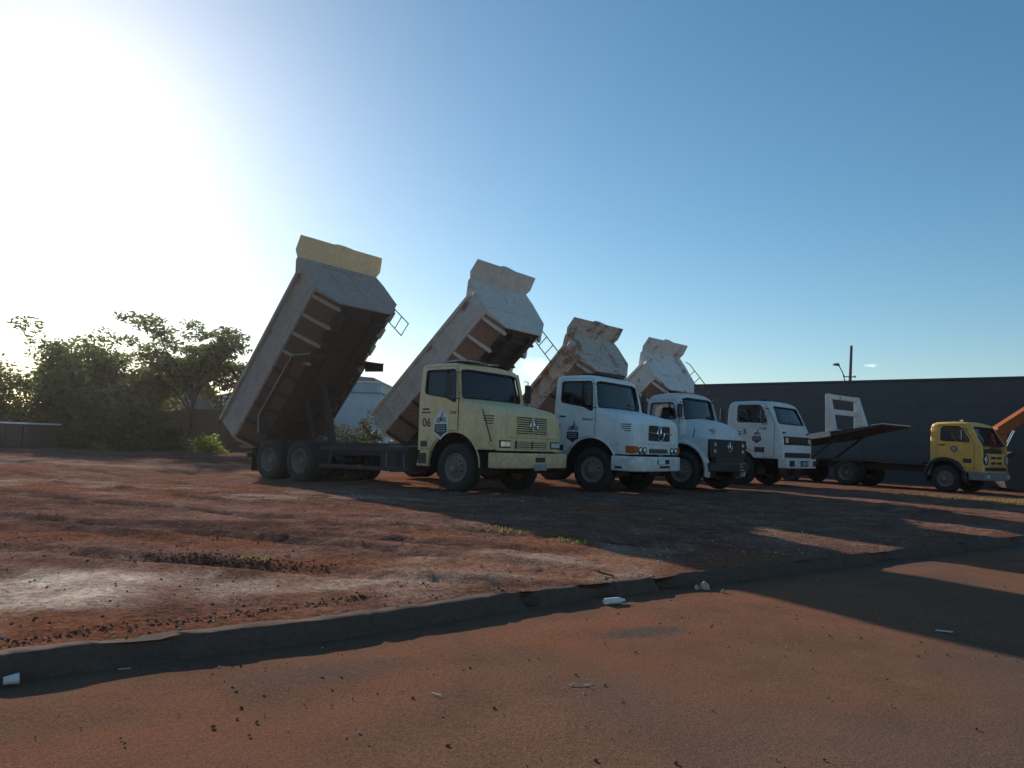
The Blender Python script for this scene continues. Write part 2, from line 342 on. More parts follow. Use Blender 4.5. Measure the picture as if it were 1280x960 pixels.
# ------------------------------------------------------------------ ground materials
def soil(name, street=False):
    m, nt, p = new_mat(name); tc = nd(nt, 'ShaderNodeTexCoord'); co = tc.outputs['Object']
    nA = noise_n(nt, 0.35, 6, 0.6, co); nB = noise_n(nt, 2.2, 8, 0.65, co, 0.3); nC = noise_n(nt, 18, 6, 0.7, co); nD = noise_n(nt, 140, 3, 0.7, co)
    at = nd(nt, 'ShaderNodeVertexColor'); at.layer_name = 'mask'
    sep = nd(nt, 'ShaderNodeSeparateColor'); nt.links.new(at.outputs[0], sep.inputs[0])
    nE = noise_n(nt, 55, 8, 0.75, co); vo = nd(nt, 'ShaderNodeTexVoronoi'); vo.inputs['Scale'].default_value = 16; nt.links.new(co, vo.inputs['Vector'])
    if street:
        a = ramp(nt, nA.outputs[0], [(0.30, (0.165, 0.097, 0.066)), (0.55, (0.205, 0.112, 0.074)), (0.75, (0.172, 0.108, 0.078))])
        b = ramp(nt, nB.outputs[0], [(0.30, (0.125, 0.076, 0.056)), (0.7, (0.235, 0.130, 0.085))])
        c = mix(nt, 0.5, a.outputs[0], b.outputs[0])
        c = mix(nt, sep.outputs['Red'], c, (0.255, 0.118, 0.072))       # loose red soil along the gutter
        c = mix(nt, sep.outputs['Green'], c, (0.105, 0.094, 0.088))    # bare asphalt showing
        gr = ramp(nt, nD.outputs[0], [(0.33, G3(0.45)), (0.5, G3(0.95)), (0.68, G3(1.45))]); c = mix(nt, 0.7, c, gr.outputs[0], 'MULTIPLY')
        gr = ramp(nt, nE.outputs[0], [(0.34, G3(0.6)), (0.66, G3(1.3))]); c = mix(nt, 0.7, c, gr.outputs[0], 'MULTIPLY')
    else:
        a = ramp(nt, nA.outputs[0], [(0.30, (0.090, 0.052, 0.042)), (0.45, (0.195, 0.098, 0.068)), (0.56, (0.245, 0.148, 0.115)), (0.70, (0.125, 0.070, 0.055))])
        b = ramp(nt, nB.outputs[0], [(0.32, (0.068, 0.042, 0.036)), (0.5, (0.190, 0.100, 0.074)), (0.66, (0.325, 0.205, 0.160))])
        c = mix(nt, 0.55, a.outputs[0], b.outputs[0])
        c = mix(nt, sep.outputs['Green'], c, (0.058, 0.037, 0.033))   # damp dark soil
        c = mix(nt, sep.outputs['Red'], c, (0.70, 0.57, 0.46))        # pale sand crust
        c = mix(nt, sep.outputs['Blue'], c, (0.235, 0.095, 0.052))
        gr = ramp(nt, nC.outputs[0], [(0.32, G3(0.42)), (0.5, G3(0.95)), (0.68, G3(1.45))]); c = mix(nt, 0.85, c, gr.outputs[0], 'MULTIPLY')
        gr = ramp(nt, nE.outputs[0], [(0.32, G3(0.35)), (0.5, G3(0.95)), (0.68, G3(1.7))]); c = mix(nt, 0.8, c, gr.outputs[0], 'MULTIPLY')
        chip = ramp(nt, vo.outputs['Distance'], [(0.09, G3(0.7)), (0.16, G3(0))]); c = mix(nt, chip.outputs[0], c, vo.outputs['Color'], 'SOFT_LIGHT')
    nt.links.new(c, p.inputs['Base Color']); p.inputs['Roughness'].default_value = 1.0; p.inputs['Specular IOR Level'].default_value = 0.0
    n1 = bump(nt, nC.outputs[0], 0.8 if not street else 0.25, 0.03)
    n1 = bump(nt, nE.outputs[0], 0.7 if not street else 0.35, 0.012 if not street else 0.006, n1)
    n2 = bump(nt, nD.outputs[0], 0.6 if not street else 0.8, 0.004 if not street else 0.006, n1)
    nt.links.new(n2, p.inputs['Normal']); return m
M['soil'] = soil('red_lot_soil'); M['street'] = soil('dusty_street', True)
M['far_soil'] = plain('far_soil', (0.15, 0.08, 0.05), 0.95, var=0.3, scale=0.4)
def axis_pts(lo, f0, f1, hi, step, grow):
    a = list(np.arange(f0, f1, step)); d = step; x = f1
    while x < hi: a.append(x); d *= grow; x += d
    a.append(hi); d = step * grow; x = f0 - d
    while x > lo: a.insert(0, x); d *= grow; x -= d
    a.insert(0, lo); return np.array(a)
def sheet(name, X, Y, Z, mat, mask=None):
    ny, nx = X.shape; co = np.stack([X, Y, Z], -1).reshape(-1, 3)
    idx = np.arange(nx * ny).reshape(ny, nx); q = np.stack([idx[:-1, :-1], idx[:-1, 1:], idx[1:, 1:], idx[1:, :-1]], -1).reshape(-1, 4)
    me = bpy.data.meshes.new(name); me.from_pydata(co.tolist(), [], q.tolist()); me.polygons.foreach_set('use_smooth', [True] * len(me.polygons))
    if mask is not None:
        ca = me.color_attributes.new('mask', 'FLOAT_COLOR', 'POINT'); ca.data.foreach_set('color', np.concatenate([mask.reshape(-1, 3), np.ones((nx * ny, 1))], 1).ravel())
    return link(name, me, mat)
# the wide ground to the horizon
g = MB(); g.add([(-700, -700, -0.12), (700, -700, -0.12), (700, 700, -0.12), (-700, 700, -0.12)], [(0, 1, 2, 3)])
tag(g.build('ground', 'far_soil', smooth=0), kind='structure')
# the lot
S, T = np.meshgrid(axis_pts(-60, -5, 15, 70, 0.075, 1.10), axis_pts(0, 0, 11, 75, 0.055, 1.07)[1:])
Tb = T + (bow(S) + 0.05) * np.clip(1 - T / 2.0, 0, 1)
X, Y = xy(S, Tb); Z = lot_z(X, Y)
ins = lambda cx, cy, rx, ry, ang, X=X, Y=Y: np.clip(1.35 - np.hypot(((X - cx) * math.cos(ang) + (Y - cy) * math.sin(ang)) / rx, (-(X - cx) * math.sin(ang) + (Y - cy) * math.cos(ang)) / ry) + 0.9 * (fbm(X * 1.6, Y * 1.6, 4) - 0.5), 0, 1)
sm = lambda v, a, b: (lambda q: q * q * (3 - 2 * q))(np.clip((v - a) / (b - a), 0, 1))
pale = sm(ins(-3.55, 4.95, 2.1, 0.85, 0.62), 0.25, 0.75) * (0.55 + 0.45 * sm(fbm(X * 5, Y * 5, 3), 0.3, 0.6))
pale = np.maximum(pale, 0.30 * sm(ins(0.3, 7.2, 2.4, 0.9, 0.62), 0.3, 0.8)); pale = np.maximum(pale, 0.42 * sm(ins(-1.5, 6.0, 1.6, 0.5, 0.62), 0.3, 0.8))
pale = np.maximum(pale, 0.30 * sm(ins(-7, 14, 6, 1.5, -0.1), 0.3, 0.8) * sm(fbm(X * 1.1, Y * 3, 3), 0.4, 0.6))
pale = np.maximum(pale, 0.25 * sm(ins(-14, 22, 9, 3, 0.0), 0.3, 0.8) * sm(fbm(X * 0.6, Y * 2, 3), 0.4, 0.6))
darkm = np.maximum.reduce([0.75 * sm(ins(-3.5, 8.6, 2.6, 1.0, 0.25), 0.25, 0.75), 0.6 * sm(ins(-6.5, 10.5, 2.2, 1.1, 0.1), 0.3, 0.8), 0.55 * sm(ins(-10, 13, 3, 0.9, 0.1), 0.3, 0.8), 0.5 * sm(ins(-12, 28, 12, 2.0, 0.1), 0.3, 0.8)])
darkm = darkm * (0.45 + 0.55 * sm(fbm(X * 3, Y * 3, 3), 0.32, 0.6))
darkm = np.maximum(darkm, 0.7 * np.clip(rut(X, Y)[1], 0, 1) * sm(fbm(X * 4, Y * 4, 2), 0.3, 0.6))
redm = 0.65 * np.maximum(sm(fbm(X * 0.7 + 3, Y * 0.9 + 8, 4), 0.52, 0.68), sm(X, 10, 14) * sm(fbm(X * 0.9, Y * 0.9, 3), 0.3, 0.6))
redm = np.maximum(redm, 0.8 * sm(ins(-6.5, 6.8, 3.0, 0.45, 0.35), 0.3, 0.8))
tag(sheet('dirt_lot', X, Y, Z, 'soil', np.stack([pale, darkm, redm], -1)), kind='structure')
# the street
S, T = np.meshgrid(axis_pts(-60, -4, 14, 70, 0.10, 1.12), -axis_pts(0, 0, 6, 16, 0.06, 1.08)[1:])
T = T + 0.0; Tb = T + (bow(S) + 0.02) * np.clip(1 + T / 2.0, 0, 1); X, Y = xy(S, Tb)
Z = 0.038 + 0.012 * (fbm(X * 0.5, Y * 0.5, 3) - 0.5) + 0.02 * np.exp(-((T + 0.62) / 0.28) ** 2) * fbm(X * 1.5, Y * 1.5, 3) + 0.008 * np.exp(-((T + 0.8) / 0.5) ** 2) * (fbm(X * 9, Y * 9, 3) - 0.5)
ins2 = lambda cx, cy, rx, ry, ang: ins(cx, cy, rx, ry, ang, X, Y)
redm = 0.75 * np.exp(-((T + 0.75) / 0.45) ** 2) * sm(fbm(X * 2.2, Y * 2.2, 4), 0.32, 0.62) + 0.35 * np.exp(-((T + 1.4) / 0.9) ** 2) * sm(fbm(X * 1.2 + 5, Y * 1.2, 4), 0.4, 0.62)
asp = np.maximum(0.8 * sm(ins2(1.0, 5.35, 0.42, 0.16, 0.5), 0.3, 0.8), 0.42 * sm(ins2(-0.9, 4.15, 0.7, 0.22, 0.6), 0.3, 0.8))
asp = np.maximum(asp, 0.35 * sm(fbm(X * 0.6 + 31, Y * 0.6 + 2, 4), 0.55, 0.72))
tag(sheet('street', X, Y, Z, 'street', np.stack([np.clip(redm, 0, 1), asp, 0 * asp], -1)), kind='structure')

# the kerb: cast concrete strip, chipped edge
M['kerb'] = paint('kerb_concrete', (0.12, 0.085, 0.07), 0.95, 0.6, dirtcol=(0.09, 0.055, 0.042), scale=5.0, spec=0.05)
ss = np.concatenate([np.arange(-50, -3, 0.5), np.arange(-3, 14, 0.045), np.arange(14, 60, 0.5)])
prof = [(0.16, -0.1), (0.155, 0.148), (0.05, 0.160), (0.02, 0.158), (0.0, 0.148), (-0.012, 0.128), (-0.03, 0.05), (-0.036, -0.1)]
vsx = []
for s_ in ss:
    b = float(bow(s_)); chip = max(0.0, float(fbm(np.array([s_ * 1.7]), np.array([3.0]), 4)[0]) - 0.50) * 0.45
    if 3.1 < s_ < 5.2: chip += max(0, float(fbm(np.array([s_ * 2.6]), np.array([9.0]), 4)[0]) - 0.46) * 0.55
    for j, (t_, z_) in enumerate(prof):
        jit = 0.012 * (float(vnoise(np.array([s_ * 11.0]), np.array([j * 3.1]))[0]) - 0.5) + 0.016 * (float(vnoise(np.array([s_ * 1.3]), np.array([j * .4 + 20]))[0]) - 0.5)
        t2, z2 = t_ + b + jit, z_ + jit
        if j in (3, 4, 5): z2 -= chip * (0.5 if j == 3 else 1.0); t2 += chip * 0.7
        if j == 2: z2 -= chip * 0.25
        if j >= 2 and -3 < s_ < 14 and (s_ + 3.0) % 0.99 < 0.045: t2 += 0.016; z2 -= 0.008 if j < 6 else 0
        x_, y_ = xy(s_, t2); vsx.append((x_, y_, z2))
n = len(prof); fs = [(i * n + j, i * n + j + 1, (i + 1) * n + j + 1, (i + 1) * n + j) for i in range(len(ss) - 1) for j in range(n - 1)]
tag(MB().add(vsx, fs).build('kerb', 'kerb', smooth=50), kind='structure')

# ------------------------------------------------------------------ truck parts
def wheel(parent, x, y, side, r=0.52, dual=False, front=True, mat='steel'):
    """wheel > tyre, rim; side -1 right, +1 left; y is the outer face"""
    key = (r, dual, front, mat)
    if key not in WH:
        w = 0.28; t = MB()
        def tyre(y0):
            rr = r; p = [(r * .56, y0 + .03), (r * .62, y0 + .008), (r * .80, y0 - .004), (r * .93, y0 + .012), (rr * .985, y0 + .03), (rr, y0 + .05)]
            for k in range(4):
                a = y0 + .05 + (w - .10) * (k + .38) / 4; p += [(rr, a), (rr - .016, a + .005), (rr - .016, a + .016), (rr, a + .021)]
            p += [(rr, y0 + w - .05), (rr * .985, y0 + w - .03), (r * .93, y0 + w - .012), (r * .8, y0 + w + .004), (r * .6, y0 + w)]
            n = 72; o = len(t.v); t.lathe(p, n, closed=True)
            for j, (pr, py) in enumerate(p):            # lug blocks on the shoulders
                if j in (4, 5, len(p) - 5, len(p) - 4):
                    for i in range(n):
                        if i % 3 == 0:
                            v = t.v[o + j * n + i]; t.v[o + j * n + i] = (v[0] * .972, v[1], v[2] * .972)
        tyre(0.0)
        if dual: tyre(w + .05)
        rm = MB(); d = 0.16 if (dual or not front) else -0.01
        hole = lambda j, i: j == 5 and (i % 6) in (1, 2, 3)
        rm.lathe([(r * .585, .02), (r * .56, .005), (r * .53, .02), (r * .50, .05 + max(d, 0) * .7), (r * .43, d + .06), (r * .40, d + .05), (r * .29, d + .028), (r * .26, d + .02), (r * .02, d + .02)], 60, skip=hole)
        rm.lathe([(r * .51, d + .11), (r * .0, d + .11)], 30)
        hb = MB(); e = d + .02
        hb.lathe([(r * .17, e), (r * .165, e - .07), (r * .13, e - .10), (r * .02, e - .105), (0.001, e - .105)], 24)
        for k in range(10):
            a = 2 * math.pi * k / 10; c = (r * .225 * math.cos(a), r * .225 * math.sin(a)); hb.cyl((c[0], e, c[1]), (c[0], e - .03, c[1]), .016, n=6)
        WH[key] = (hb.mesh('wheel_hub'), t.mesh('tyre', 30), rm.mesh('rim', 30))
    hb, t, rm = WH[key]
    h = link('wheel', hb, mat, parent); h.location = (x, y, r - 0.012)
    h.rotation_euler = (0, random.uniform(0, 6.28) * 0, 0 if side < 0 else math.pi)
    link('tyre', t, 'rubber', h); link('rim', rm, mat, h); return h
WH = {}
def arc_pts(cx, cz, r, a0, a1, n=12): return [(cx + r * math.cos(a0 + (a1 - a0) * i / n), cz + r * math.sin(a0 + (a1 - a0) * i / n)) for i in range(n + 1)]
def dark_liner(parent, cx, cz, r, y0, y1):
    for s in (-1, 1):
        MB().prism(arc_pts(cx, cz, r - .01, -.25, math.pi + .25, 24), 'y', s * (y0 + .004), s * (y0 + .012)).build('wheel_housing', 'black', parent)  # black end disc added to hide sunlight leaking into the arch
        vs = []; n = 20
        for i in range(n + 1):
            a = math.pi * (-0.08 + 1.16 * i / n)
            for y in (y0, y1): vs.append((cx + r * math.cos(a), s * y, cz + r * math.sin(a)))
        MB().add(vs, [(2 * i, 2 * i + 1, 2 * i + 3, 2 * i + 2) for i in range(n)]).build('wheel_housing', 'black', parent)
def arch_lip(parent, cx, cz, r, y, mat, rad=0.022, a0=0.0, a1=math.pi):
    for s in (-1, 1):
        MB().tube([(cx + r * math.cos(a0 + (a1 - a0) * i / 20), s * y, cz + r * math.sin(a0 + (a1 - a0) * i / 20)) for i in range(21)], rad, 6).build('arch_lip', mat, parent)
def frame_rails(t, x0, x1, z=0.80, w=0.42):
    for s in (-1, 1):
        b = MB(); b.box(x0, x1, s * w - .035, s * w + .035, z - .12, z + .12); b.build('chassis_rail', 'chassis', t, bevel=.01)
    c = MB(); x = x0 + .15
    while x < x1: c.box(x - .05, x + .05, -w + .036, w - .036, z - .08, z + .08); x += 0.95
    c.build('cross_member', 'chassis', t)
def axle(t, x, z=0.51, tw=1.05):
    a = MB(); a.cyl((x, -tw, z), (x, tw, z), .07, n=12); a.lathe([(.001, -.16), (.16, -.14), (.2, 0), (.16, .14), (.001, .16)], 18, (x, 0, z)); a.build('axle', 'chassis', t)
    l = MB()
    for s in (-1, 1):
        for k in range(5): l.box(x - .62 + .08 * k, x + .62 - .08 * k, s * .46 - .035, s * .46 + .035, z + .10 + .02 * (4 - k) , z + .118 + .02 * (4 - k))
    l.build('leaf_spring', 'chassis', t)
def emblem(t, x, z, y, s=1.0):
    """door transfer: white ground, dark shield with light lines, grey figure above"""
    rot = (R(90), 0, 0)
    P = lambda pts: [(x + s * a, z + s * b) for a, b in pts]
    root = MB().prism(P([(-.20, -.02), (-.17, .12), (-.05, .2), (.05, .36), (.09, .22), (.19, .16), (.20, -.04), (.19, -.22), (.08, -.28), (0, -.36), (-.08, -.28), (-.19, -.22)]), 'y', y, y - .003).build('door_emblem', 'decal_white', t, smooth=0)
    MB().prism(P([(-.165, -.02), (.165, -.02), (.175, -.19), (.07, -.24), (0, -.30), (-.07, -.24), (-.175, -.19)]), 'y', y - .0035, y - .006).build('shield', 'decal_dark', root, smooth=0)
    MB().prism(P([(-.15, .02), (-.10, .12), (-.02, .13), (.05, .30), (.07, .14), (.15, .11), (.16, .02), (.08, .0), (.03, .05), (-.05, .0)]), 'y', y - .0035, y - .006).build('figure', 'decal_grey', root, smooth=0)
    MB().prism(P([(-.03, .03), (-.03, .11), (.02, .12), (.04, .03)]), 'y', y - .0065, y - .008).build('figure_mark', 'decal_dark', root, smooth=0)
    for k, w in enumerate((.13, .12, .13)):
        MB().prism(P([(-w, -.075 - .05 * k), (w, -.075 - .05 * k), (w, -.053 - .05 * k), (-w, -.053 - .05 * k)]), 'y', y - .0065, y - .008).build('emblem_line', 'decal_grey', root, smooth=0)
    return root
def star(parent, x, y, z, r):
    b = MB(); b.tube([(x, y + r * math.cos(a), z + r * math.sin(a)) for a in [2 * math.pi * i / 28 for i in range(28)]], r * .085, 6, True)
    for k in range(3):
        a = math.pi / 2 + 2 * math.pi * k / 3; u = Vector((0, math.cos(a), math.sin(a))); w = Vector((0, -u.z, u.y)); c = Vector((x, y, z))
        b.add([c + u * r * .97, c + w * r * .16 - u * r * .09, c - w * r * .16 - u * r * .09, c + Vector((.025, 0, 0))], [(0, 1, 3), (0, 3, 2), (1, 2, 3), (0, 2, 1)])
    return b.build('grille_star', 'chrome', parent)
def pane_ring(pts, r, mat, name, parent):
    return MB().tube(pts, r, 6, True).build(name, mat, parent)
def mirror(t, x, y, z, h=0.42, w=0.22, arm_to=None, mat='black'):
    for s in (-1, 1):
        b = MB(); b.box(x - .035, x + .035, s * y - w / 2, s * y + w / 2, z - h / 2, z + h / 2); o = b.build('mirror', mat, t, bevel=.03, seg=3)
        MB().box(x - .039, x - .036, s * y - w / 2 + .025, s * y + w / 2 - .025, z - h / 2 + .025, z + h / 2 - .025).build('mirror_glass', 'chrome', o)
        ax, ay, zt, zb = arm_to
        MB().tube([(ax, s * ay, zt), (x, s * y, zt + .02), (x, s * y, zb - .02), (ax, s * ay, zb)], .013, 6).build('mirror_arm', 'black', o)
def seats(t, x, z, w=1.0, wheel_x=0, wheel_z=1.75, wy=0.5):
    for yy in (-.5, .5):
        b = MB(); b.box(x - .25, x + .22, yy - .26, yy + .26, z - .12, z); b.box(x - .34, x - .22, yy - .26, yy + .26, z, z + .62); b.box(x - .33, x - .24, yy - .13, yy + .13, z + .66, z + .86); b.build('seat', 'seat', t, bevel=.04)
    q = Matrix.Translation((wheel_x, wy, wheel_z)) @ Matrix.Rotation(R(-55), 4, 'Y')
    ring = [q @ Vector((.23 * math.cos(a), .23 * math.sin(a), 0)) for a in [2 * math.pi * i / 24 for i in range(24)]]
    b = MB(); b.tube(ring, .016, 6, True)
    for k in range(3): b.cyl(q @ Vector((0, 0, -.02)), q @ Vector((.22 * math.cos(2.1 * k), .22 * math.sin(2.1 * k), 0)), .014, n=6)
    b.cyl(q @ Vector((0, 0, 0)), q @ Vector((0, 0, -.5)), .03, n=8); b.build('steering_wheel', 'black', t)
def bumper(t, path, z0, z1, th, mat, bevel=.025):
    full = path + [(a, -b) for a, b in path[-2::-1]]
    inner = [(a - th, b * (1 - th * .75 / 1.2)) for a, b in full[1:-1]]
    inner = [(full[0][0], full[0][1] + th)] + inner + [(full[-1][0], full[-1][1] - th)]
    return MB().prism(full + inner[::-1], 'z', z0, z1).build('bumper', mat, t, bevel=bevel, seg=3)

def dump_bed(t, hinge, ang, L, H, mats, W=1.31, chw=0.45, fl=0.80, u0=-0.23, face_up=0.45, face_fwd=0.2, lip=0.52, lip_up=0.16, ribs=7, fender=True, side_ribs=True, ladder=(4.05, 4.5, 1.38, -.45, .9), panel_seams=False, tears=False, hoist=True):
    mb_, ml, mr = mats; u1 = u0 + L
    b = MB(); b.box(u0, u1, -fl, fl, 0, .05)
    bed = b.build('dump_bed', 'under', t); bed.location = (hinge[0], 0, hinge[1]); bed.rotation_euler = (0, -R(ang), 0)
    for s in (-1, 1):
        b = MB(); b.box(u0 + .02, u1 - .1, s * .40 - .05, s * .40 + .05, -.16, -.002); b.build('bed_runner', 'under', bed)
        pl = [(s * W, H), (s * W, chw), (s * (fl + .002), 0), (s * (fl + .002), .05), (s * (W - .045), chw + .02), (s * (W - .045), H)]
        b = MB(); b.prism(pl, 'x', u0, u1, lambda v: (v[0] if v[0] < u1 - .5 else u1 + .006 + face_fwd * max(0, v[2]) / (H + face_up), v[1], v[2])); b.build('side_wall', mb_, bed, smooth=20)
        b = MB(); b.box(u0 - .01, u1 + .005, s * W - .09, s * W + .045, H - .02, H + .075) ; b.build('top_rail', mb_, bed, bevel=.012)
        b = MB(); b.box(u0 + .0, u1 - .01, s * (W + .002), s * (W + .03), chw - .03, chw + .05); b.build('lower_rail', mb_, bed, bevel=.01)
        for k in range(ribs):                                   # gussets under the sloped flank
            u = u0 + .12 + (L - .24) * k / (ribs - 1)
            MB().prism([(s * (fl - .05), -.14), (s * (fl + .02), -.14), (s * (W + .0), chw - .12), (s * (W + .0), chw - .032), (s * (fl + .01), -.01), (s * (fl - .05), -.01)], 'x', u - .035, u + .035).build('flank_rib', mb_ if k > ribs * 0.55 else 'under', bed, smooth=0)
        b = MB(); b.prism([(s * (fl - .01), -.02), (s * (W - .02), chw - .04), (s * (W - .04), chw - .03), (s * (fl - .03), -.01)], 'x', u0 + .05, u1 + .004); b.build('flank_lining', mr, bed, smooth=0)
        if side_ribs:
            for k in range(ribs + 1):
                u = u0 + .05 + (L - .12) * k / ribs
                MB().box(u - .035, u + .035, s * (W + .002), s * (W + .035), chw + .052, H - .022).build('side_rib', mb_, bed, bevel=.008)
    for k in range(int(L / .42)):                               # floor bearers
        u = u0 + .2 + k * .42; MB().box(u - .03, u + .03, -fl + .01, fl - .01, -.10, -.002).build('floor_bearer', 'under', bed)
    # headboard leaning forward, then the lip that shelters the cab
    hb = H + face_up; cy = W + .02; f = lambda w: u1 + .012 + face_fwd * max(0, w) / hb
    out = [(-fl, -.05), (fl, -.05), (cy, chw + .02), (cy, H + .1), (cy - .06, hb), (-cy + .06, hb), (-cy, H + .1), (-cy, chw + .02)]
    me = holed_plate(out, None, lambda p, q: (f(q), p, q), (0.045, 0, 0), 'headboard'); hbo = link('headboard', me, mb_, bed, bevel=.01)
    if tears: pass
    lu = [f(hb) + .0, f(hb) + lip]
    o2 = [(-cy + .06, 0), (-cy - .03, .28 * lip), (-cy + .02, lip), (-.35, lip), (-.2, lip + .0), (.2, lip + .02), (.35, lip), (cy - .02, lip), (cy + .03, .28 * lip), (cy - .06, 0)]
    me = holed_plate(o2, None, lambda p, q: (f(hb) + .045 + q * math.cos(R(8)), p, hb + q * (.12 + lip_up) - .02), (0, 0, .04), 'headboard_lip'); link('headboard_lip', me, ml, bed, bevel=.008)
    for s in (-1, 1):                                           # cheeks joining rail and lip
        MB().prism([(u1 - .28, H + .076), (f(H) + .01, H + .076), (f(hb) + .03, hb), (f(hb) - .06, hb)], 'y', s * (cy - .12), s * (cy - .07)).build('headboard_cheek', mb_, bed)
    MB().prism([(-.30 + .0, 0), (.32, 0), (.26, .07), (.12, .12), (-.08, .12), (-.24, .06)], 'x', f(hb) + lip - .06, f(hb) + lip + .03, lambda v: (v[0], v[1], v[2] + hb + lip * (.12 + lip_up) + .015)).build('lip_bracket', ml, bed, bevel=.015)
    if panel_seams:
        for yy, dy in ((-.42, -.16), (.28, -.16)):
            MB().prism([(yy, .05), (yy + .022, .05), (yy + .022 + dy, hb - .05), (yy + dy, hb - .05)], 'x', 0, 0.012, lambda v: (f(v[2]) + .0455 + v[0], v[1], v[2])).build('headboard_seam', mb_, bed)
    else:
        MB().box(0, .02, -cy + .08, cy - .08, .55, .575).build('headboard_seam', mb_, bed).location = (f(.56) + .044, 0, 0)
    # tailgate hung at the top of the body
    tg = MB(); tg.prism([(-fl - .03, .03), (fl + .03, .03), (W - .02, chw + .02), (W - .02, H), (-W + .02, H), (-W + .02, chw + .02)], 'x', u0 - .06, u0 - .012); tgo = tg.build('tailgate', mb_, bed)
    for k in range(4): MB().box(u0 - .12, u0 - .061, -W + .1, W - .1, .15 + .28 * k, .22 + .28 * k).build('tailgate_rib', mb_, bed, bevel=.01)
    if fender:
        for s in (-1, 1):
            pr = [(.41, -.15), (.75, .18), (2.75, .15), (3.2, -.39)]; th = .018
            MB().prism([(2.62, .02), (2.75, .145), (3.2, -.395), (3.04, -.53)], 'y', s * 1.20, s * 1.235).build('fender_skirt', 'under', bed, smooth=0)
            pr2 = [(a, c + th) for a, c in pr[::-1]]
            MB().prism(pr + pr2, 'y', s * .62, s * 1.26).build('rear_fender', 'under', bed, smooth=0)
            MB().tube([(a, s * 1.265, c + .01) for a, c in pr], .016, 6).build('lit_fender_edge', 'bed_a', bed)  # pale tube paints the lit outer edge of the dark fender
    if ladder:
        a, c, yy, w0, w1 = ladder
        for uu in (a, c): MB().tube([(uu, W + .02, w1), (uu, yy, w1 - .1), (uu, yy, w0)], .016, 6).build('ladder_rail', 'chassis', bed)
        k = w0
        while k < w1 - .1: MB().cyl((a, yy, k + .012), (c, yy, k + .012), .014, n=6).build('ladder_rung', 'chassis', bed); k += .34
    if hoist:
        p0 = Vector((hinge[0] + 2.0, 0, .80)); m = Matrix.Translation((hinge[0], 0, hinge[1])) @ Matrix.Rotation(-R(ang), 4, 'Y')
        p1 = m @ Vector((L * .46, 0, -.12)); d = p1 - p0
        h = MB(); h.cyl(p0, p0 + d * .45, .11, n=16); h.cyl(p0 + d * .45, p0 + d * .72, .085, n=16); h.cyl(p0 + d * .72, p1, .06, n=16); h.build('hoist_cylinder', 'chassis', t)
        p2 = m @ Vector((1.6, 0, -.15))
        for s in (-1, 1): MB().tube([Vector((hinge[0] + 1.6, s * .28, .93)), Vector((p2.x, s * .28, p2.z))], .05, 6).build('hoist_arm', 'chassis', t)
    return bed

def underbody(t, x_cab, x_end, rear_axles, dualy=1.2, tank=True, guard=True, front_x=0.0, r=0.52, rail_front=0.9):
    frame_rails(t, x_end, rail_front)
    axle(t, front_x, .50, .95)
    for s in (-1, 1): wheel(t, front_x, s * 1.17, s, r, False, True)
    for xa in rear_axles:
        axle(t, xa)
        for s in (-1, 1): wheel(t, xa, s * 1.2, s, r, True, False)
    if tank:
        b = MB(); b.prism(rounded([(-.3, .36), (.3, .36), (.3, .92), (-.3, .92)], .12), 'x', x_cab - 1.15, x_cab - .25, lambda v: (v[0], v[1] - .80, v[2])); tk = b.build('fuel_tank', 'chassis', t)
        for k in (.4, .95): MB().tube([(x_cab - k, -.80 + .31 * math.copysign(1, math.cos(a)) * abs(math.cos(a)) ** .5, .64 + .29 * math.copysign(1, math.sin(a)) * abs(math.sin(a)) ** .5) for a in [2 * math.pi * i / 20 for i in range(20)]], .014, 5, True).build('tank_strap', 'steel', tk)
        MB().box(x_cab - 1.0, x_cab - .3, .5, 1.05, .42, .9).build('battery_box', 'chassis', t, bevel=.03)
        MB().cyl((x_cab - 1.75, .75, .62), (x_cab - 1.2, .75, .62), .14, n=16).build('air_tank', 'chassis', t)
    if guard:
        for s in (-1, 1):
            for z in (.42, .84): MB().box(rear_axles[0] + .75, x_cab - .18, s * 1.16 - .015, s * 1.16 + .015, z - .045, z + .045).build('side_guard', 'chassis', t, bevel=.01)
            for xx in (rear_axles[0] + 1.1, x_cab - .6): MB().box(xx - .03, xx + .03, s * 1.13 - .015, s * 1.13 + .013, .42, .84).build('guard_post', 'chassis', t)
    sf = MB()
    for s in (-1, 1): sf.box(x_end, x_cab - .3, s * .40 - .03, s * .40 + .03, .922, .99)
    sf.build('subframe', 'chassis', t)
    MB().box(x_end - .06, x_end, -1.15, 1.15, .55, .67).build('rear_bar', 'chassis', t, bevel=.01)
    for s in (-1, 1):
        MB().box(x_end - .09, x_end - .061, s * .85 - .16, s * .85 + .16, .56, .66).build('tail_lamp', 'red_lens', t)
        MB().box(rear_axles[-1] - .68, rear_axles[-1] - .665, s * .9 - .3, s * .9 + .3, .2, .8).build('mud_flap', 'rubber', t)

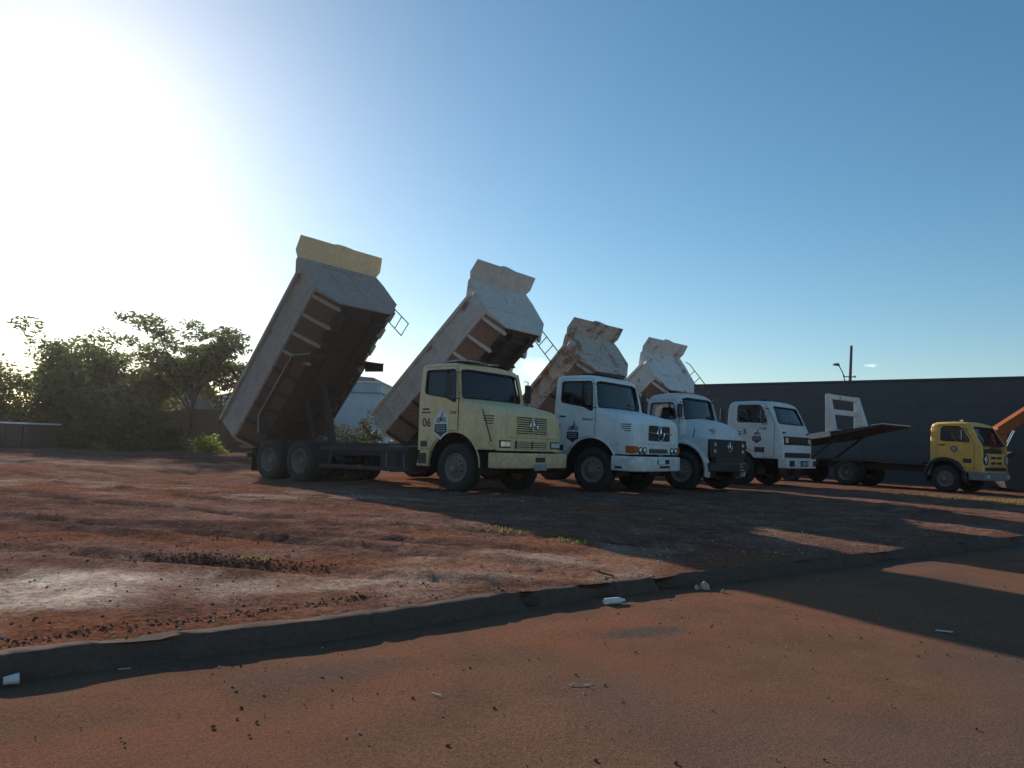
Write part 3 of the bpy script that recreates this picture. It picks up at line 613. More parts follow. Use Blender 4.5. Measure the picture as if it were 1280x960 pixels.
# ------------------------------------------------------------------ cabs
def greenhouse(hw0, zbelt, taper):
    return lambda z: hw0 - max(0.0, z - zbelt) * taper
def cab_loop(x, hwf, k, zb, zt, r, crown, shear=None, nside=6, tk=1.0):
    """closed loop round a cab section: up the left flank, over the roof, down the right"""
    half = []
    for i in range(nside): z = zb + (zt - r - zb) * i / (nside - 1); half.append((hwf(z) * k, z))
    h1 = hwf(zt - r) * k
    for i in range(1, 5): a = math.pi / 2 * i / 4; half.append((h1 - r * 1.3 + r * 1.3 * math.cos(a), zt - r + r * math.sin(a)))
    half.append((h1 * .5, zt + crown * .7)); lp = half + [(0, zt + crown)] + [(-a, b) for a, b in half[::-1]]
    return [(x + (shear(z) if shear else 0), y, z) for y, z in lp]
def side_map(hwf, s, off): return lambda p, q: (p, s * (hwf(q) + off), q)
def densify(poly, step=0.12):
    out = []
    for i in range(len(poly)):
        a, b = Vector(poly[i]), Vector(poly[(i + 1) % len(poly)]); k = max(1, int((b - a).length / step))
        for j in range(k): out.append(tuple(a + (b - a) * j / k))
    return out
def doors(t, hwf, outline, win, mat, handle, glass_mat='glass', split=None, belt=None, inset=.02):
    outline = densify(outline); w2 = densify(rounded(win, .07))
    for s in (-1, 1):
        me = holed_plate(outline, w2, side_map(hwf, s, .002), (0, s * .014, 0), 'door'); d = link('door', me, mat, t)
        pane = holed_plate(w2, None, side_map(hwf, s, -inset), (0, s * .005, 0), 'door_window'); link('door_window', pane, glass_mat, d)
        pane_ring([side_map(hwf, s, .012)(p, q) for p, q in w2], .018, 'gasket', 'window_seal', d)
        if split is not None:
            x, z0, z1 = split; MB().tube([(x, s * (hwf(z0) + .004), z0), (x, s * (hwf(z1) + .004), z1)], .016, 6).build('window_bar', 'gasket', d)
        pane_ring([side_map(hwf, s, .006)(p, q) for p, q in outline], .0075, 'gasket', 'door_seam', d)
        hx, hz = handle; MB().box(hx - .09, hx + .09, s * (hwf(hz) + .017) - .012, s * (hwf(hz) + .017) + .014, hz - .018, hz + .018).build('door_handle', 'black', d, bevel=.006)
        if belt: MB().box(belt[0], belt[1], s * (hwf(belt[2]) + .017) - .004, s * (hwf(belt[2]) + .017) + .004, belt[2] - .006, belt[2] + .006).build('door_crease', mat, d)
def windscreen(t, poly, fx, mat='glass', ring=.022, wip=True, wz=None):
    """poly in (y,z); fx(y,z) gives x of the pane"""
    p2 = densify(rounded(poly, .1, 4), .15)
    me = holed_plate(p2, None, lambda p, q: (fx(p, q) - .03, p, q), (.005, 0, 0), 'windscreen'); w = link('windscreen', me, mat, t)
    pane_ring([(fx(p, q) + .004, p, q) for p, q in p2], ring, 'gasket', 'windscreen_seal', w)
    if wip:
        z0 = min(q for p, q in poly) - .01
        for yy in (-.55, .15):
            MB().tube([(fx(yy, z0) + .03, yy, z0), (fx(yy + .45, z0 + .1) + .025, yy + .45, z0 + .10)], .010, 5).build('wiper', 'black', w)
def cutter_ws(poly, x0, x1): return MB().prism(rounded(poly, .1, 4), 'x', x0, x1)
def lamp_rect(parent, x, y0, y1, z0, z1, parts=2):
    b = MB().box(x - .02, x + .012, y0 - .02, y1 + .02, z0 - .02, z1 + .02).build('headlight', 'black', parent, bevel=.01)
    for k in range(parts):
        a = y0 + (y1 - y0) * k / parts + .008; c = y0 + (y1 - y0) * (k + 1) / parts - .008
        MB().box(x + .0125, x + .02, a, c, z0 + .006, z1 - .006).build('lens', 'lens', b, bevel=.006)
    return b
def lamp_round(parent, x, y, z, r):
    b = MB().lathe([(r * 1.12, 0), (r * 1.12, .02), (r * .95, .025), (r * .95, .01)], 20).build('headlight', 'black', parent)
    MB().lathe([(r * .94, .012), (r * .6, .026), (.001, .032)], 20).build('lens', 'lens', b)
    b.location = (x, y, z); b.rotation_euler = (0, 0, R(-90)); return b

def bonnet_cab(t, paint_m, style):
    """short-bonnet cab: cab shell, bonnet with wheel arches, doors, glazing, grille, lights"""
    hwf = greenhouse(1.165, 1.9, .11)
    sh = lambda z: -max(0, z - 1.96) * .22
    mb = MB(); zb = .86
    mb.loft([cab_loop(-1.13, hwf, .95, zb, 2.67, .11, .02), cab_loop(-1.09, hwf, .99, zb, 2.71, .09, .03), cab_loop(-1.0, hwf, 1, zb, 2.735, .08, .035),
             cab_loop(-.4, hwf, 1, zb, 2.745, .11, .035), cab_loop(-.05, hwf, 1, zb, 2.735, .09, .03, sh), cab_loop(.03, hwf, .99, zb, 2.71, .10, .03, sh), cab_loop(.08, hwf, .97, zb, 2.68, .11, .02, sh)])
    inner = MB(); hwi = lambda z: hwf(z) - .05
    inner.loft([cab_loop(-1.04, hwi, 1, 1.25, 2.66, .1, .03), cab_loop(-.02, hwi, 1, 1.25, 2.66, .1, .03, sh)])
    win = [(-.93, 2.58), (-.10, 2.58), (-.02, 1.87), (-.28, 1.985), (-.92, 2.085)]
    ws = [(-1.07, 1.985), (1.07, 1.985), (1.01, 2.595), (-1.01, 2.595)]
    side = MB().prism(rounded(win, .07), 'y', -1.5, 1.5)
    rear = MB().prism(rounded([(-.86, 2.03), (.86, 2.03), (.82, 2.5), (-.82, 2.5)], .08), 'x', -1.4, -.9)
    AR = (-.05, .56, .70)
    arch = [MB().cyl((AR[0], s * .5, AR[1]), (AR[0], s * 1.6, AR[1]), AR[2], n=48) for s in (-1, 1)]
    me = boolean(mb, [inner, side, cutter_ws(ws, -.3, .6), rear] + arch, 'cab'); link('cab', me, paint_m, t)
    fx = lambda y, z: .083 + sh(z) - .07 * (abs(y) / 1.08) ** 4
    windscreen(t, ws, fx)
    rp = holed_plate(rounded([(-.86, 2.03), (.86, 2.03), (.82, 2.5), (-.82, 2.5)], .08), None, lambda p, q: (-1.09, p, q), (.005, 0, 0), 'rear_window'); link('rear_window', rp, 'glass', t)
    out = [(-1.03, .90)] + arc_pts(AR[0], AR[1], AR[2] + .03, math.pi - .48, R(88), 10)[0:] + [(.045, 1.29), (.045, 1.96), (-.085, 2.655), (-.985, 2.655), (-1.03, 2.1)]
    doors(t, hwf, out, win, paint_m, (-.86, 1.74), 'glass' if style == 'A' else 'glass_dark', (-.36, 2.0, 2.58), (-1.0, -.02, 1.56))
    dark_liner(t, AR[0], AR[1], AR[2] - .008, .52, 1.13); arch_lip(t, AR[0], AR[1], AR[2], 1.165, paint_m, .02, R(-2), R(148))
    # bonnet
    def bl(x, hw, zb, zs, hh, zt, cr=.025):
        h = [(hw - .02, zb), (hw, zb + .04), (hw, (zb + zs) / 2), (hw - .005, zs), (hw - .35 * (hw - hh), zs + .5 * (zt - zs)), (hh + .03, zt - .05), (hh, zt - .015), (hh - .045, zt), (hh * .5, zt + cr * .8)]
        lp = h + [(0, zt + cr)] + [(-a, b) for a, b in h[::-1]]; return [(x, a, b) for a, b in lp]
    hd = MB(); hd.loft([bl(.03, 1.163, .90, 1.85, 1.11, 1.965, .02), bl(.3, 1.168, .90, 1.77, 1.08, 1.905, .03), bl(.55, 1.168, .90, 1.69, 1.055, 1.85, .035), bl(.8, 1.168, .90, 1.61, 1.03, 1.795, .035), bl(.95, 1.165, .90, 1.56, 1.005, 1.76, .03), bl(1.04, 1.15, .905, 1.52, .985, 1.725, .025), bl(1.085, 1.12, .91, 1.48, .96, 1.685, .02), bl(1.10, 1.09, .92, 1.44, .94, 1.64, .01)])
    me = boolean(hd, arch, 'bonnet'); bon = link('bonnet', me, paint_m, t)
    for s in (-1, 1):                                          # cooling louvres high on the flank
        for k in range(4):
            z = 1.585 - .05 * k; MB().box(.72, .98, s * 1.135 - .03, s * 1.135 + .016, z - .011, z + .011, Matrix.Translation((0, 0, 0)) @ Matrix.Rotation(0, 4, 'X')).build('louvre', 'black', bon)
    X = 1.105
    if style == 'A':
        g = MB().prism([(-.90, 1.16), (.90, 1.16), (.88, 1.635), (-.88, 1.635)], 'x', X - .03, X + .02).build('grille', paint_m, t, bevel=.015)
        MB().prism([(-.55, 1.235), (.55, 1.235), (.54, 1.605), (-.54, 1.605)], 'x', X + .0205, X + .023).build('grille_opening', 'black', g, smooth=0)
        for k in range(9):
            z = 1.235 + .046 * k; MB().box(X + .0235, X + .05, -.57, .57, z - .011, z + .011).build('slat', paint_m, g, bevel=.004)
        MB().box(X + .0235, X + .052, -.02, .02, 1.22, 1.62).build('slat_bar', paint_m, g)
        star(g, X + .065, 0, 1.42, .13)
        low = MB().prism([(-.57, .935), (.57, .935), (.57, 1.095), (-.57, 1.095)], 'x', X - .01, X + .012).build('lower_grille', 'black', t, smooth=0)
        for k in range(4):
            for s in (-1, 1): MB().box(X + .0125, X + .03, s * .285 - .25, s * .285 + .25, .94 + .042 * k, .961 + .042 * k).build('slat', paint_m, low)
        MB().box(X - .1, X + .034, -1.1, 1.1, .885, .918).build('lower_ledge', paint_m, t, bevel=.01)
        for s in (-1, 1):
            y0, y1 = (.74, 1.08) if s > 0 else (-1.08, -.74); lamp_rect(t, X + .0, y0, y1, .965, 1.08, 2)
            MB().tube([(.72, s * 1.20, 1.72), (.98, s * 1.215, 1.07)], .013, 6).build('corner_marker', 'black', t)
        bp = bumper(t, [(.90, -1.21), (1.14, -1.21), (1.27, -1.14), (1.33, -.8), (1.35, 0)], .53, .845, .14, paint_m, .03)
        MB().box(1.34, 1.362, -.17, .17, .66, .76).build('bumper_slot', 'black', bp, bevel=.01)
        pl = MB().box(1.352, 1.365, -.22, .22, .49, .62).build('licence_plate', 'decal_grey', bp)
    else:
        g = MB().prism(rounded([(-.90, 1.15), (.90, 1.15), (.88, 1.63), (-.88, 1.63)], .06), 'x', X - .03, X + .015).build('grille', paint_m, t, bevel=.012)
        MB().prism(rounded([(-.56, 1.23), (.56, 1.23), (.55, 1.585), (-.55, 1.585)], .05), 'x', X + .0155, X + .022).build('grille_opening', 'black', g, smooth=0)
        for k in range(7):
            z = 1.27 + .046 * k; MB().box(X + .0225, X + .032, -.53, .53, z - .008, z + .008).build('slat', 'black', g)
        for s in (-1, 1): MB().box(X + .033, X + .046, s * .40 - .24, s * .40 + .24, 1.395, 1.425).build('star_bar', 'chrome', g, bevel=.005)
        star(g, X + .055, 0, 1.41, .17)
        lo = MB().box(X - .01, X + .014, -.46, .46, .945, 1.045).build('lower_grille', 'black', t)
        for k in range(3): MB().box(X + .0145, X + .022, -.45, .45, .962 + .03 * k, .972 + .03 * k).build('slat', 'grey_plastic', lo)
        for s in (-1, 1):
            lamp_round(t, X, s * .72, 1.0, .075); lamp_round(t, X, s * .93, 1.0, .075)
            MB().prism([(s * 1.03, .935), (s * 1.175, .935), (s * 1.175, 1.10), (s * 1.02, 1.10)], 'x', X - .24, X + .004).build('indicator', 'orange', t, bevel=.015)
        bp = bumper(t, [(.5, -1.2), (1.0, -1.2), (1.15, -1.13), (1.22, -.8), (1.25, 0)], .52, .865, .14, paint_m, .04)
        MB().box(1.24, 1.257, -.3, .30, .70, .80).build('bumper_slot', 'black', bp, bevel=.01)
        MB().box(1.257, 1.265, -.28, .05, .705, .795).build('licence_plate', 'decal_white', bp)
        MB().box(1.24, 1.257, -.18, .34, .60, .655).build('bumper_vent', 'black', bp, bevel=.008)
        MB().box(.62, .80, -1.208, -1.199, .58, .63).build('bumper_step', 'black', bp)
    for s in (-1, 1):                                          # entry step
        b = MB(); b.prism([(-1.12, .52), (-.78, .52), (-.74, .86), (-1.02, .86)], 'y', s * 1.0, s * 1.17); b.build('entry_step', paint_m, t, bevel=.02)
        MB().box(-1.06, -.82, s * 1.171 - .004, s * 1.171 + .004, .57, .80).build('step_well', 'black', t)
        MB().box(-.99, -.80, s * 1.184 - .004, s * 1.184 + .004, .93, 1.06).build('badge', 'decal_dark', t)
    mirror(t, -.02, 1.40, 2.22, .44, .20, (.06, 1.15, 2.5, 1.96))
    seats(t, -.6, 1.55, wheel_x=-.1, wheel_z=1.92)
    MB().box(-.12, .02, -1.0, 1.0, 1.55, 1.93).build('dashboard', 'seat', t, bevel=.05)

def round_cab(t):
    pm = 'white_old'; hwf = lambda z: 1.06 - max(0, z - 1.75) ** 1.6 * .14
    def cl(x, k, zt, r, zb=.95, sh=None): return cab_loop(x, hwf, k, zb, zt, r, .045, sh, 7)
    sh = lambda z: -max(0, z - 1.85) * .26
    mb = MB(); mb.loft([cl(-1.22, .84, 2.44, .26), cl(-1.17, .94, 2.50, .24), cl(-1.05, .985, 2.54, .22), cl(-.8, 1, 2.565, .21), cl(-.3, 1, 2.575, .21), cl(-.16, .99, 2.565, .21, sh=sh), cl(-.06, .965, 2.54, .22, sh=sh), cl(-.01, .92, 2.50, .23, sh=sh)])
    hwi = lambda z: hwf(z) - .07
    inner = MB(); inner.loft([cab_loop(-1.1, hwi, .97, 1.25, 2.48, .2, .04), cab_loop(-.12, hwi, .97, 1.25, 2.48, .2, .04, sh)])
    win = [(-1.02, 2.29), (-.34, 2.30), (-.22, 1.86), (-1.03, 1.90)]
    ws = [(-.99, 1.885), (.99, 1.885), (.90, 2.44), (-.90, 2.44)]
    AR = (-.02, .53, .70)
    arch = [MB().cyl((AR[0], s * .5, AR[1]), (AR[0], s * 1.6, AR[1]), AR[2], n=48) for s in (-1, 1)]
    rear = MB().prism(rounded([(-.55, 2.0), (.55, 2.0), (.52, 2.32), (-.52, 2.32)], .1), 'x', -1.5, -.95)
    me = boolean(mb, [inner, MB().prism(rounded(win, .09), 'y', -1.5, 1.5), cutter_ws(ws, -.3, .6), rear] + arch, 'cab'); link('cab', me, pm, t)
    link('rear_window', holed_plate(rounded([(-.55, 2.0), (.55, 2.0), (.52, 2.32), (-.52, 2.32)], .1), None, lambda p, q: (-1.17, p, q), (.005, 0, 0), 'rear_window'), 'glass', t)
    fx = lambda y, z: -.005 + sh(z) - .13 * (abs(y) / .98) ** 4
    windscreen(t, ws, fx, ring=.028)
    out = [(-1.09, 1.02)] + arc_pts(AR[0], AR[1], AR[2] + .03, math.pi - .75, R(105), 8) + [(-.16, 1.3), (-.14, 1.84), (-.30, 2.37), (-1.08, 2.37)]
    doors(t, hwf, out, win, pm, (-.95, 1.72), 'glass', (-.48, 1.9, 2.3), (-1.05, -.2, 1.55))
    dark_liner(t, AR[0], AR[1], AR[2] - .008, .52, 1.04)
    def bl(x, hw, zb, zs, hh, zt, cr=.05):
        h = [(hw - .03, zb), (hw, zb + .05), (hw, (zb + zs) / 2), (hw - .03, zs - .02), (hw - .12, zs + .01), (hh + .07, zt - .10), (hh + .03, zt - .04), (hh - .06, zt), (hh * .5, zt + cr * .75)]
        return [(x, a, b) for a, b in h + [(0, zt + cr)] + [(-a, b) for a, b in h[::-1]]]
    hd = MB(); hd.loft([bl(-.06, 1.065, .95, 1.50, .84, 1.87), bl(.15, 1.09, .9, 1.44, .80, 1.845), bl(.38, 1.11, .88, 1.42, .77, 1.79), bl(.56, 1.11, .88, 1.40, .74, 1.72), bl(.68, 1.09, .89, 1.39, .72, 1.64), bl(.75, 1.06, .9, 1.37, .68, 1.54)])
    link('bonnet', boolean(hd, arch, 'bonnet'), pm, t)
    # the wing flares out round the wheel
    for s in (-1, 1):
        loops = []
        for i in range(15):
            a = R(-12) + (math.pi + R(8)) * i / 14
            c, n_ = math.cos(a), math.sin(a); P = lambda r, y: (AR[0] + r * c, s * y, AR[1] + r * n_)
            loops.append([P(AR[2] - .01, 1.0), P(AR[2] - .02, 1.16), P(AR[2] + .02, 1.175), P(AR[2] + .07, 1.14), P(AR[2] + .09, 1.02)])
        MB().loft(loops).build('wing', pm, t)
    X = .76
    g = MB().prism(rounded([(-1.09, .88), (1.09, .88), (1.09, 1.36), (-1.09, 1.36)], .07), 'x', X - .05, X + .03).build('grille', 'black', t, bevel=.015)
    for k in range(8): MB().box(X + .0305, X + .04, -.55, .55, .96 + .045 * k, .975 + .045 * k).build('slat', 'black', g)
    star(g, X + .055, .0, 1.16, .12)
    for s in (-1, 1):
        for z in (1.05, 1.22): lamp_rect(t, X + .03, s * .84 - .07, s * .84 + .07, z - .05, z + .05, 1)
    MB().box(.72, .8, 1.06, 1.13, 1.13, 1.21).build('wing_marker', 'red_lens', t, bevel=.015)
    bumper(t, [(.5, -1.12), (.80, -1.12), (.90, -1.02), (.93, -.6), (.94, 0)], .52, .74, .12, 'black', .03)
    MB().box(.70, .84, -.85, .85, .6, .90).build('radiator_shroud', 'chassis', t)
    b = MB()
    for k in range(3): b.box(.94, .955, .35, .6 - .05 * k, .55 + .08 * k, .585 + .08 * k)
    b.build('licence_plate', 'decal_grey', t)
    for s in (-1, 1):
        MB().tube([(.35, s * 1.12, 1.62), (.3, s * 1.11, 1.38)], .012, 6).build('corner_marker', 'black', t)
        MB().prism([(-1.15, .5), (-.78, .5), (-.76, .95), (-1.1, .95)], 'y', s * .9, s * 1.05).build('entry_step', 'black', t, bevel=.02)
        for k in range(3): MB().box(.55, .78, s * .80 - .008, s * .80 + .01, 1.60 - .045 * k, 1.615 - .045 * k).build('louvre', 'black', t)
    mirror(t, -.02, 1.25, 2.08, .36, .2, (.02, 1.03, 2.3, 1.88))
    seats(t, -.65, 1.5, wheel_x=-.15, wheel_z=1.8)
    MB().box(-.22, -.06, -.9, .9, 1.5, 1.82).build('dashboard', 'seat', t, bevel=.05)

def flat_cab(t, pm, cfg):
    """forward-control cab; cfg gives the side profile"""
    xr, xf, zb, zbelt, zt, slope, hw0 = cfg['xr'], cfg['xf'], cfg['zb'], cfg['zbelt'], cfg['zt'], cfg['slope'], cfg['hw']
    hwf = greenhouse(hw0, zbelt, .10)
    sh = lambda z: -max(0, z - zbelt) * slope + min(0, z - zbelt) * (-.05) * -1 * 0
    ns = lambda z: -max(0, z - zbelt) * slope + min(cfg.get('nose', 0), max(0, zbelt - z) * .45)
    mb = MB(); rk = cfg.get('rk', 1.0)
    mb.loft([cab_loop(xr - .02, hwf, .92, zb, zt - .12, .2 * rk, .02), cab_loop(xr + .03, hwf, .98, zb, zt - .05, .18 * rk, .03), cab_loop(xr + .15, hwf, 1, zb, zt, .16 * rk, .035), cab_loop((xr + xf) / 2 - .2, hwf, 1, zb, zt + .015, .15 * rk, .04),
             cab_loop(xf - .12, hwf, 1, zb, zt - .005, .15 * rk, .035, ns), cab_loop(xf - .03, hwf, .985, zb, zt - .04, .17 * rk, .03, ns), cab_loop(xf, hwf, .94, zb, zt - .09, .19 * rk, .02, ns)])
    hwi = lambda z: hwf(z) - .07
    inner = MB(); inner.loft([cab_loop(xr + .07, hwi, .97, zb + .4, zt - .07, .14, .03), cab_loop(xf - .09, hwi, .97, zb + .4, zt - .08, .14, .03, ns)])
    win, ws = cfg['win'], cfg['ws']; AR = cfg['arch']
    arch = [MB().cyl((AR[0], s * .5, AR[1]), (AR[0], s * 1.6, AR[1]), AR[2], n=40) for s in (-1, 1)]
    rw = rounded([(-.6, zbelt + .15), (.6, zbelt + .15), (.58, zt - .25), (-.58, zt - .25)], .08)
    me = boolean(mb, [inner, MB().prism(rounded(win, .07), 'y', -1.5, 1.5), cutter_ws(ws, xf - .75, xf + .4), MB().prism(rw, 'x', xr - .2, xr + .2)] + arch, 'cab'); link('cab', me, pm, t)
    link('rear_window', holed_plate(rw, None, lambda p, q: (xr + .02, p, q), (.005, 0, 0), 'rear_window'), 'glass', t)
    fx = lambda y, z: xf + ns(z) - .06 * (abs(y) / hw0) ** 4
    windscreen(t, ws, fx, cfg.get('ws_glass', 'glass'))
    doors(t, hwf, cfg['door'], win, pm, cfg['handle'], cfg.get('glass', 'glass'), cfg.get('split'), cfg.get('belt'))
    dark_liner(t, AR[0], AR[1], AR[2] - .008, .52, hw0 - .03)
    seats(t, (xr + xf) / 2 - .15, zbelt - .35, wheel_x=xf - .55, wheel_z=zbelt + .0)
    MB().box(xf - .42, xf - .12, -hw0 + .15, hw0 - .15, zbelt - .4, zbelt - .04).build('dashboard', 'seat', t, bevel=.05)
    return hwf

# ------------------------------------------------------------------ the trucks
def place(name, P0, a, lat=1.2, z=None, pitch=0.0):
    a = R(a); n = Vector((math.sin(a), math.cos(a))); c = Vector(P0) + n * lat
    t = empty(name, (c.x, c.y, 0.195 if z is None else z), -a); t.rotation_euler = (0, pitch, -a); return t
GR = 'dump trucks parked in a row with raised beds'
# yellow truck nearest the street
A = place('dump_truck', (-1.13, 16.05), 37, z=0.185, pitch=R(-1.1))
tag(A, 'cream yellow short-bonnet dump truck numbered 06, its grey bed with yellow lip raised highest', 'dump truck', GR)
underbody(A, -1.15, -7.3, [-5.1, -6.35])
bonnet_cab(A, 'yellow', 'A')
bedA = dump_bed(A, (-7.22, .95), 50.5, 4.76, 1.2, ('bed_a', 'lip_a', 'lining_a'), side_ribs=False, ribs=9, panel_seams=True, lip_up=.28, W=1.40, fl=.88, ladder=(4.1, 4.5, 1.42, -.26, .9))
bedA.location.y = .09
emblem(A, -.42, 1.44, -1.183)
text_obj('door_number', '06', .25, (-.83, -1.1835, 1.44), (R(90), 0, 0), 'decal_dark', A, bold=.004)
MB().box(-.98, -.72, -1.186, -1.181, 1.655, 1.685).build('door_lettering', 'decal_dark', A)
text_obj('model_number', '2318', .09, (-.09, -1.184, 1.66), (R(90), 0, 0), 'decal_dark', A)
# worn lettering along the bend of the headboard
u_l = 4.53 + .012 + .2 * 1.45 / 1.65 + .046
for k, y in enumerate(np.linspace(-.75, .65, 11)):
    MB().box(u_l - .003, u_l + .004, y, y + random.uniform(.03, .09), 1.43, 1.43 + random.uniform(.02, .06)).build('worn_lettering', 'decal_dark', bedA)
# white bonnet truck
B = place('dump_truck', (1.914, 17.916), 37)
tag(B, 'white short-bonnet dump truck with orange indicators and chrome star grille, dusty white bed raised', 'dump truck', GR)
underbody(B, -1.15, -6.6, [-4.5, -5.75])
bonnet_cab(B, 'white', 'B')
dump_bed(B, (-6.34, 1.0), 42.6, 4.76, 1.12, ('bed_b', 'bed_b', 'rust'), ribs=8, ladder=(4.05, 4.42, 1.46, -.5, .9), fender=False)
emblem(B, -.55, 1.40, -1.183, .95)
text_obj('model_number', '1620 6x2', .08, (-.16, -1.184, 1.68), (R(90), 0, 0), 'decal_dark', B)
MB().box(-.99, -.91, -1.187, -1.181, 1.40, 1.56).build('door_lettering', 'decal_dark', B)
MB().prism(rounded([(-.75, -.6), (-.15, -.6), (-.15, .6), (-.75, .6)], .1), 'z', 2.775, 2.83).build('roof_hatch', 'black', B, bevel=.02)
# round-cab truck with the rusty bed
C = place('dump_truck', (4.563, 20.314), 41, lat=1.1)
tag(C, 'old white round-cab dump truck with black grille panel and rusty raised bed', 'dump truck', GR)
underbody(C, -1.2, -5.65, [-4.35], rail_front=.7)
round_cab(C)
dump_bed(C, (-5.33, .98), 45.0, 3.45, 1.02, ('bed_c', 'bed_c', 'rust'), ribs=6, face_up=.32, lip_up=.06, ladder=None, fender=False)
# forward-control truck
D = place('dump_truck', (8.124, 23.716), 43, lat=1.15)
tag(D, 'white flat-fronted dump truck with black roof beacon, chipped white bed raised behind it', 'dump truck', GR)
underbody(D, -1.75, -6.7, [-5.45], front_x=-1.15, rail_front=.0)
cfgD = dict(xr=-1.58, xf=.12, zb=.88, zbelt=1.93, zt=2.66, slope=.47, hw=1.12, nose=.17, win=[(-1.22, 2.53), (-.46, 2.53), (-.22, 1.99), (-1.22, 2.0)],
            ws=[(-.98, 1.98), (.98, 1.98), (.90, 2.5), (-.90, 2.5)], arch=(-1.15, .52, .62), glass='glass',
            door=[(-1.36, 1.18), (-.62, 1.12), (-.50, .92), (.0, .92), (.02, 1.94), (-.32, 2.58), (-1.36, 2.58)], handle=(-1.2, 1.62), split=(-.62, 2.0, 2.53), belt=(-1.33, 0.0, 1.40))
hD = flat_cab(D, 'white_old', cfgD)
emblem(D, -.55, 1.58, -1.142, .85)
text_obj('door_number', '5', .24, (-.95, -1.142, 1.68), (R(90), 0, 0), 'decal_dark', D, bold=.004)
text_obj('model_number', '13.180', .09, (-.36, -1.141, 1.80), (R(90), 0, 0), 'decal_dark', D)
MB().box(-.62, -.30, -1.142, -1.136, 1.06, 1.22).build('badge', 'decal_dark', D)
gD = MB().prism(rounded([(-1.0, 1.32), (1.0, 1.32), (1.0, 1.58), (-1.0, 1.58)], .03), 'x', .24, .30).build('grille', 'black', D, bevel=.01)
for k in range(4): MB().box(.3005, .308, -.7, .7, 1.35 + .055 * k, 1.365 + .055 * k).build('slat', 'black', gD)
for s in (-1, 1): lamp_rect(D, .295, s * .86 - .1, s * .86 + .1, 1.37, 1.53, 1)
MB().prism(rounded([(-1.0, .92), (1.0, .92), (1.0, 1.08), (-1.0, 1.08)], .02), 'x', .24, .295).build('lower_grille', 'black', D)
bD = bumper(D, [(.15, -1.16), (.34, -1.16), (.44, -1.1), (.49, -.7), (.51, 0)], .60, .90, .12, 'white_old', .02)
for s in (-1, 1):
    MB().box(.44, .492, s * .85 - .15, s * .85 + .15, .66, .84).build('bumper_lamp', 'black', bD, bevel=.01)
MB().box(.50, .52, -.28, .28, .66, .84).build('bumper_slot', 'black', bD, bevel=.01)
MB().box(.52, .526, -.2, .2, .69, .81).build('licence_plate', 'decal_grey', bD)
for s in (-1, 1): MB().box(.20, .27, s * .90 - .06, s * .90 + .06, 1.66, 1.72).build('indicator', 'orange', D, bevel=.01)
mirror(D, -.28, 1.34, 2.18, .40, .2, (-.2, 1.1, 2.42, 1.95))
MB().prism(rounded([(-.95, -.25), (-.7, -.25), (-.7, .25), (-.95, .25)], .08), 'z', 2.70, 2.80).build('roof_beacon', 'black', D, bevel=.03)
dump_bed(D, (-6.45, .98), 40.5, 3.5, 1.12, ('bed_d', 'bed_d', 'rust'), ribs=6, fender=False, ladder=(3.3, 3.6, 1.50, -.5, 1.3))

# small yellow truck by the wall
F = place('truck', (14.228, 25.167), 52, lat=1.05)
tag(F, 'small bright yellow truck cab with grey bumper, parked by the dark wall', 'truck')
frame_rails(F, -4.4, .85, .72); axle(F, 0, .44, .9); axle(F, -3.4, .44, .9)
for s in (-1, 1): wheel(F, 0, s * 1.04, s, .45); wheel(F, -3.4, s * 1.05, s, .45, True, False)
cfgF = dict(rk=.6, xr=-.48, xf=1.12, zb=.68, zbelt=1.50, zt=2.28, slope=.56, hw=1.03, win=[(-.13, 2.15), (.44, 2.15), (.76, 1.66), (-.14, 1.68)],
            ws=[(-.88, 1.56), (.88, 1.56), (.80, 2.14), (-.80, 2.14)], arch=(-.02, .46, .60), glass='glass', ws_glass='glass_black',
            door=[(-.24, 1.12), (.45, 1.02), (.56, .72), (.86, .72), (.88, 1.6), (.50, 2.22), (-.24, 2.22)], handle=(-.10, 1.54), split=(.52, 1.68, 2.12), belt=(-.2, .86, 1.30))
flat_cab(F, 'yellow_bright', cfgF)
arch_lip(F, -.02, .46, .62, 1.04, 'black', .075, R(-5), R(185))
gF = MB().prism(rounded([(-.80, .92), (.80, .92), (.78, 1.30), (-.78, 1.30)], .05), 'x', 1.08, 1.14).build('grille', 'yellow_bright', F, bevel=.015)
for z in (1.00, 1.17):
    for s in (-1, 1): MB().box(1.1405, 1.146, s * .24 - .2, s * .24 + .2, z - .04, z + .04).build('grille_opening', 'black', gF)
for s in (-1, 1):
    b = MB().lathe([(.17, 0), (.17, .03), (.15, .035), (.15, .02)], 20).build('headlight', 'black', F); b.location = (1.13, s * .82, 1.10); b.rotation_euler = (0, 0, R(-90))
    MB().lathe([(.149, .02), (.08, .04), (.001, .046)], 20).build('lens', 'lens', b)
MB().prism(rounded([(-.85, .74), (.85, .74), (.85, .86), (-.85, .86)], .02), 'x', 1.08, 1.125).build('lower_grille', 'black', F)
bF = bumper(F, [(.70, -1.05), (1.05, -1.05), (1.18, -.98), (1.24, -.6), (1.25, 0)], .44, .70, .12, 'grey_plastic', .03)
for s in (-1, 1): MB().box(1.18, 1.235, s * .78 - .1, s * .78 + .1, .50, .62).build('fog_lamp', 'lens', bF, bevel=.01)
mirror(F, .62, 1.22, 1.86, .34, .17, (.66, 1.0, 2.05, 1.66))
em = MB().cyl((.28, -1.046, 1.42), (.28, -1.050, 1.42), .10, n=20).build('door_emblem', 'decal_dark', F); MB().cyl((.28, -1.0505, 1.43), (.28, -1.053, 1.43), .07, n=16).build('emblem_mark', 'decal_grey', em)
MB().box(.55, .80, -1.052, -1.046, .98, 1.12).build('badge', 'decal_dark', F)
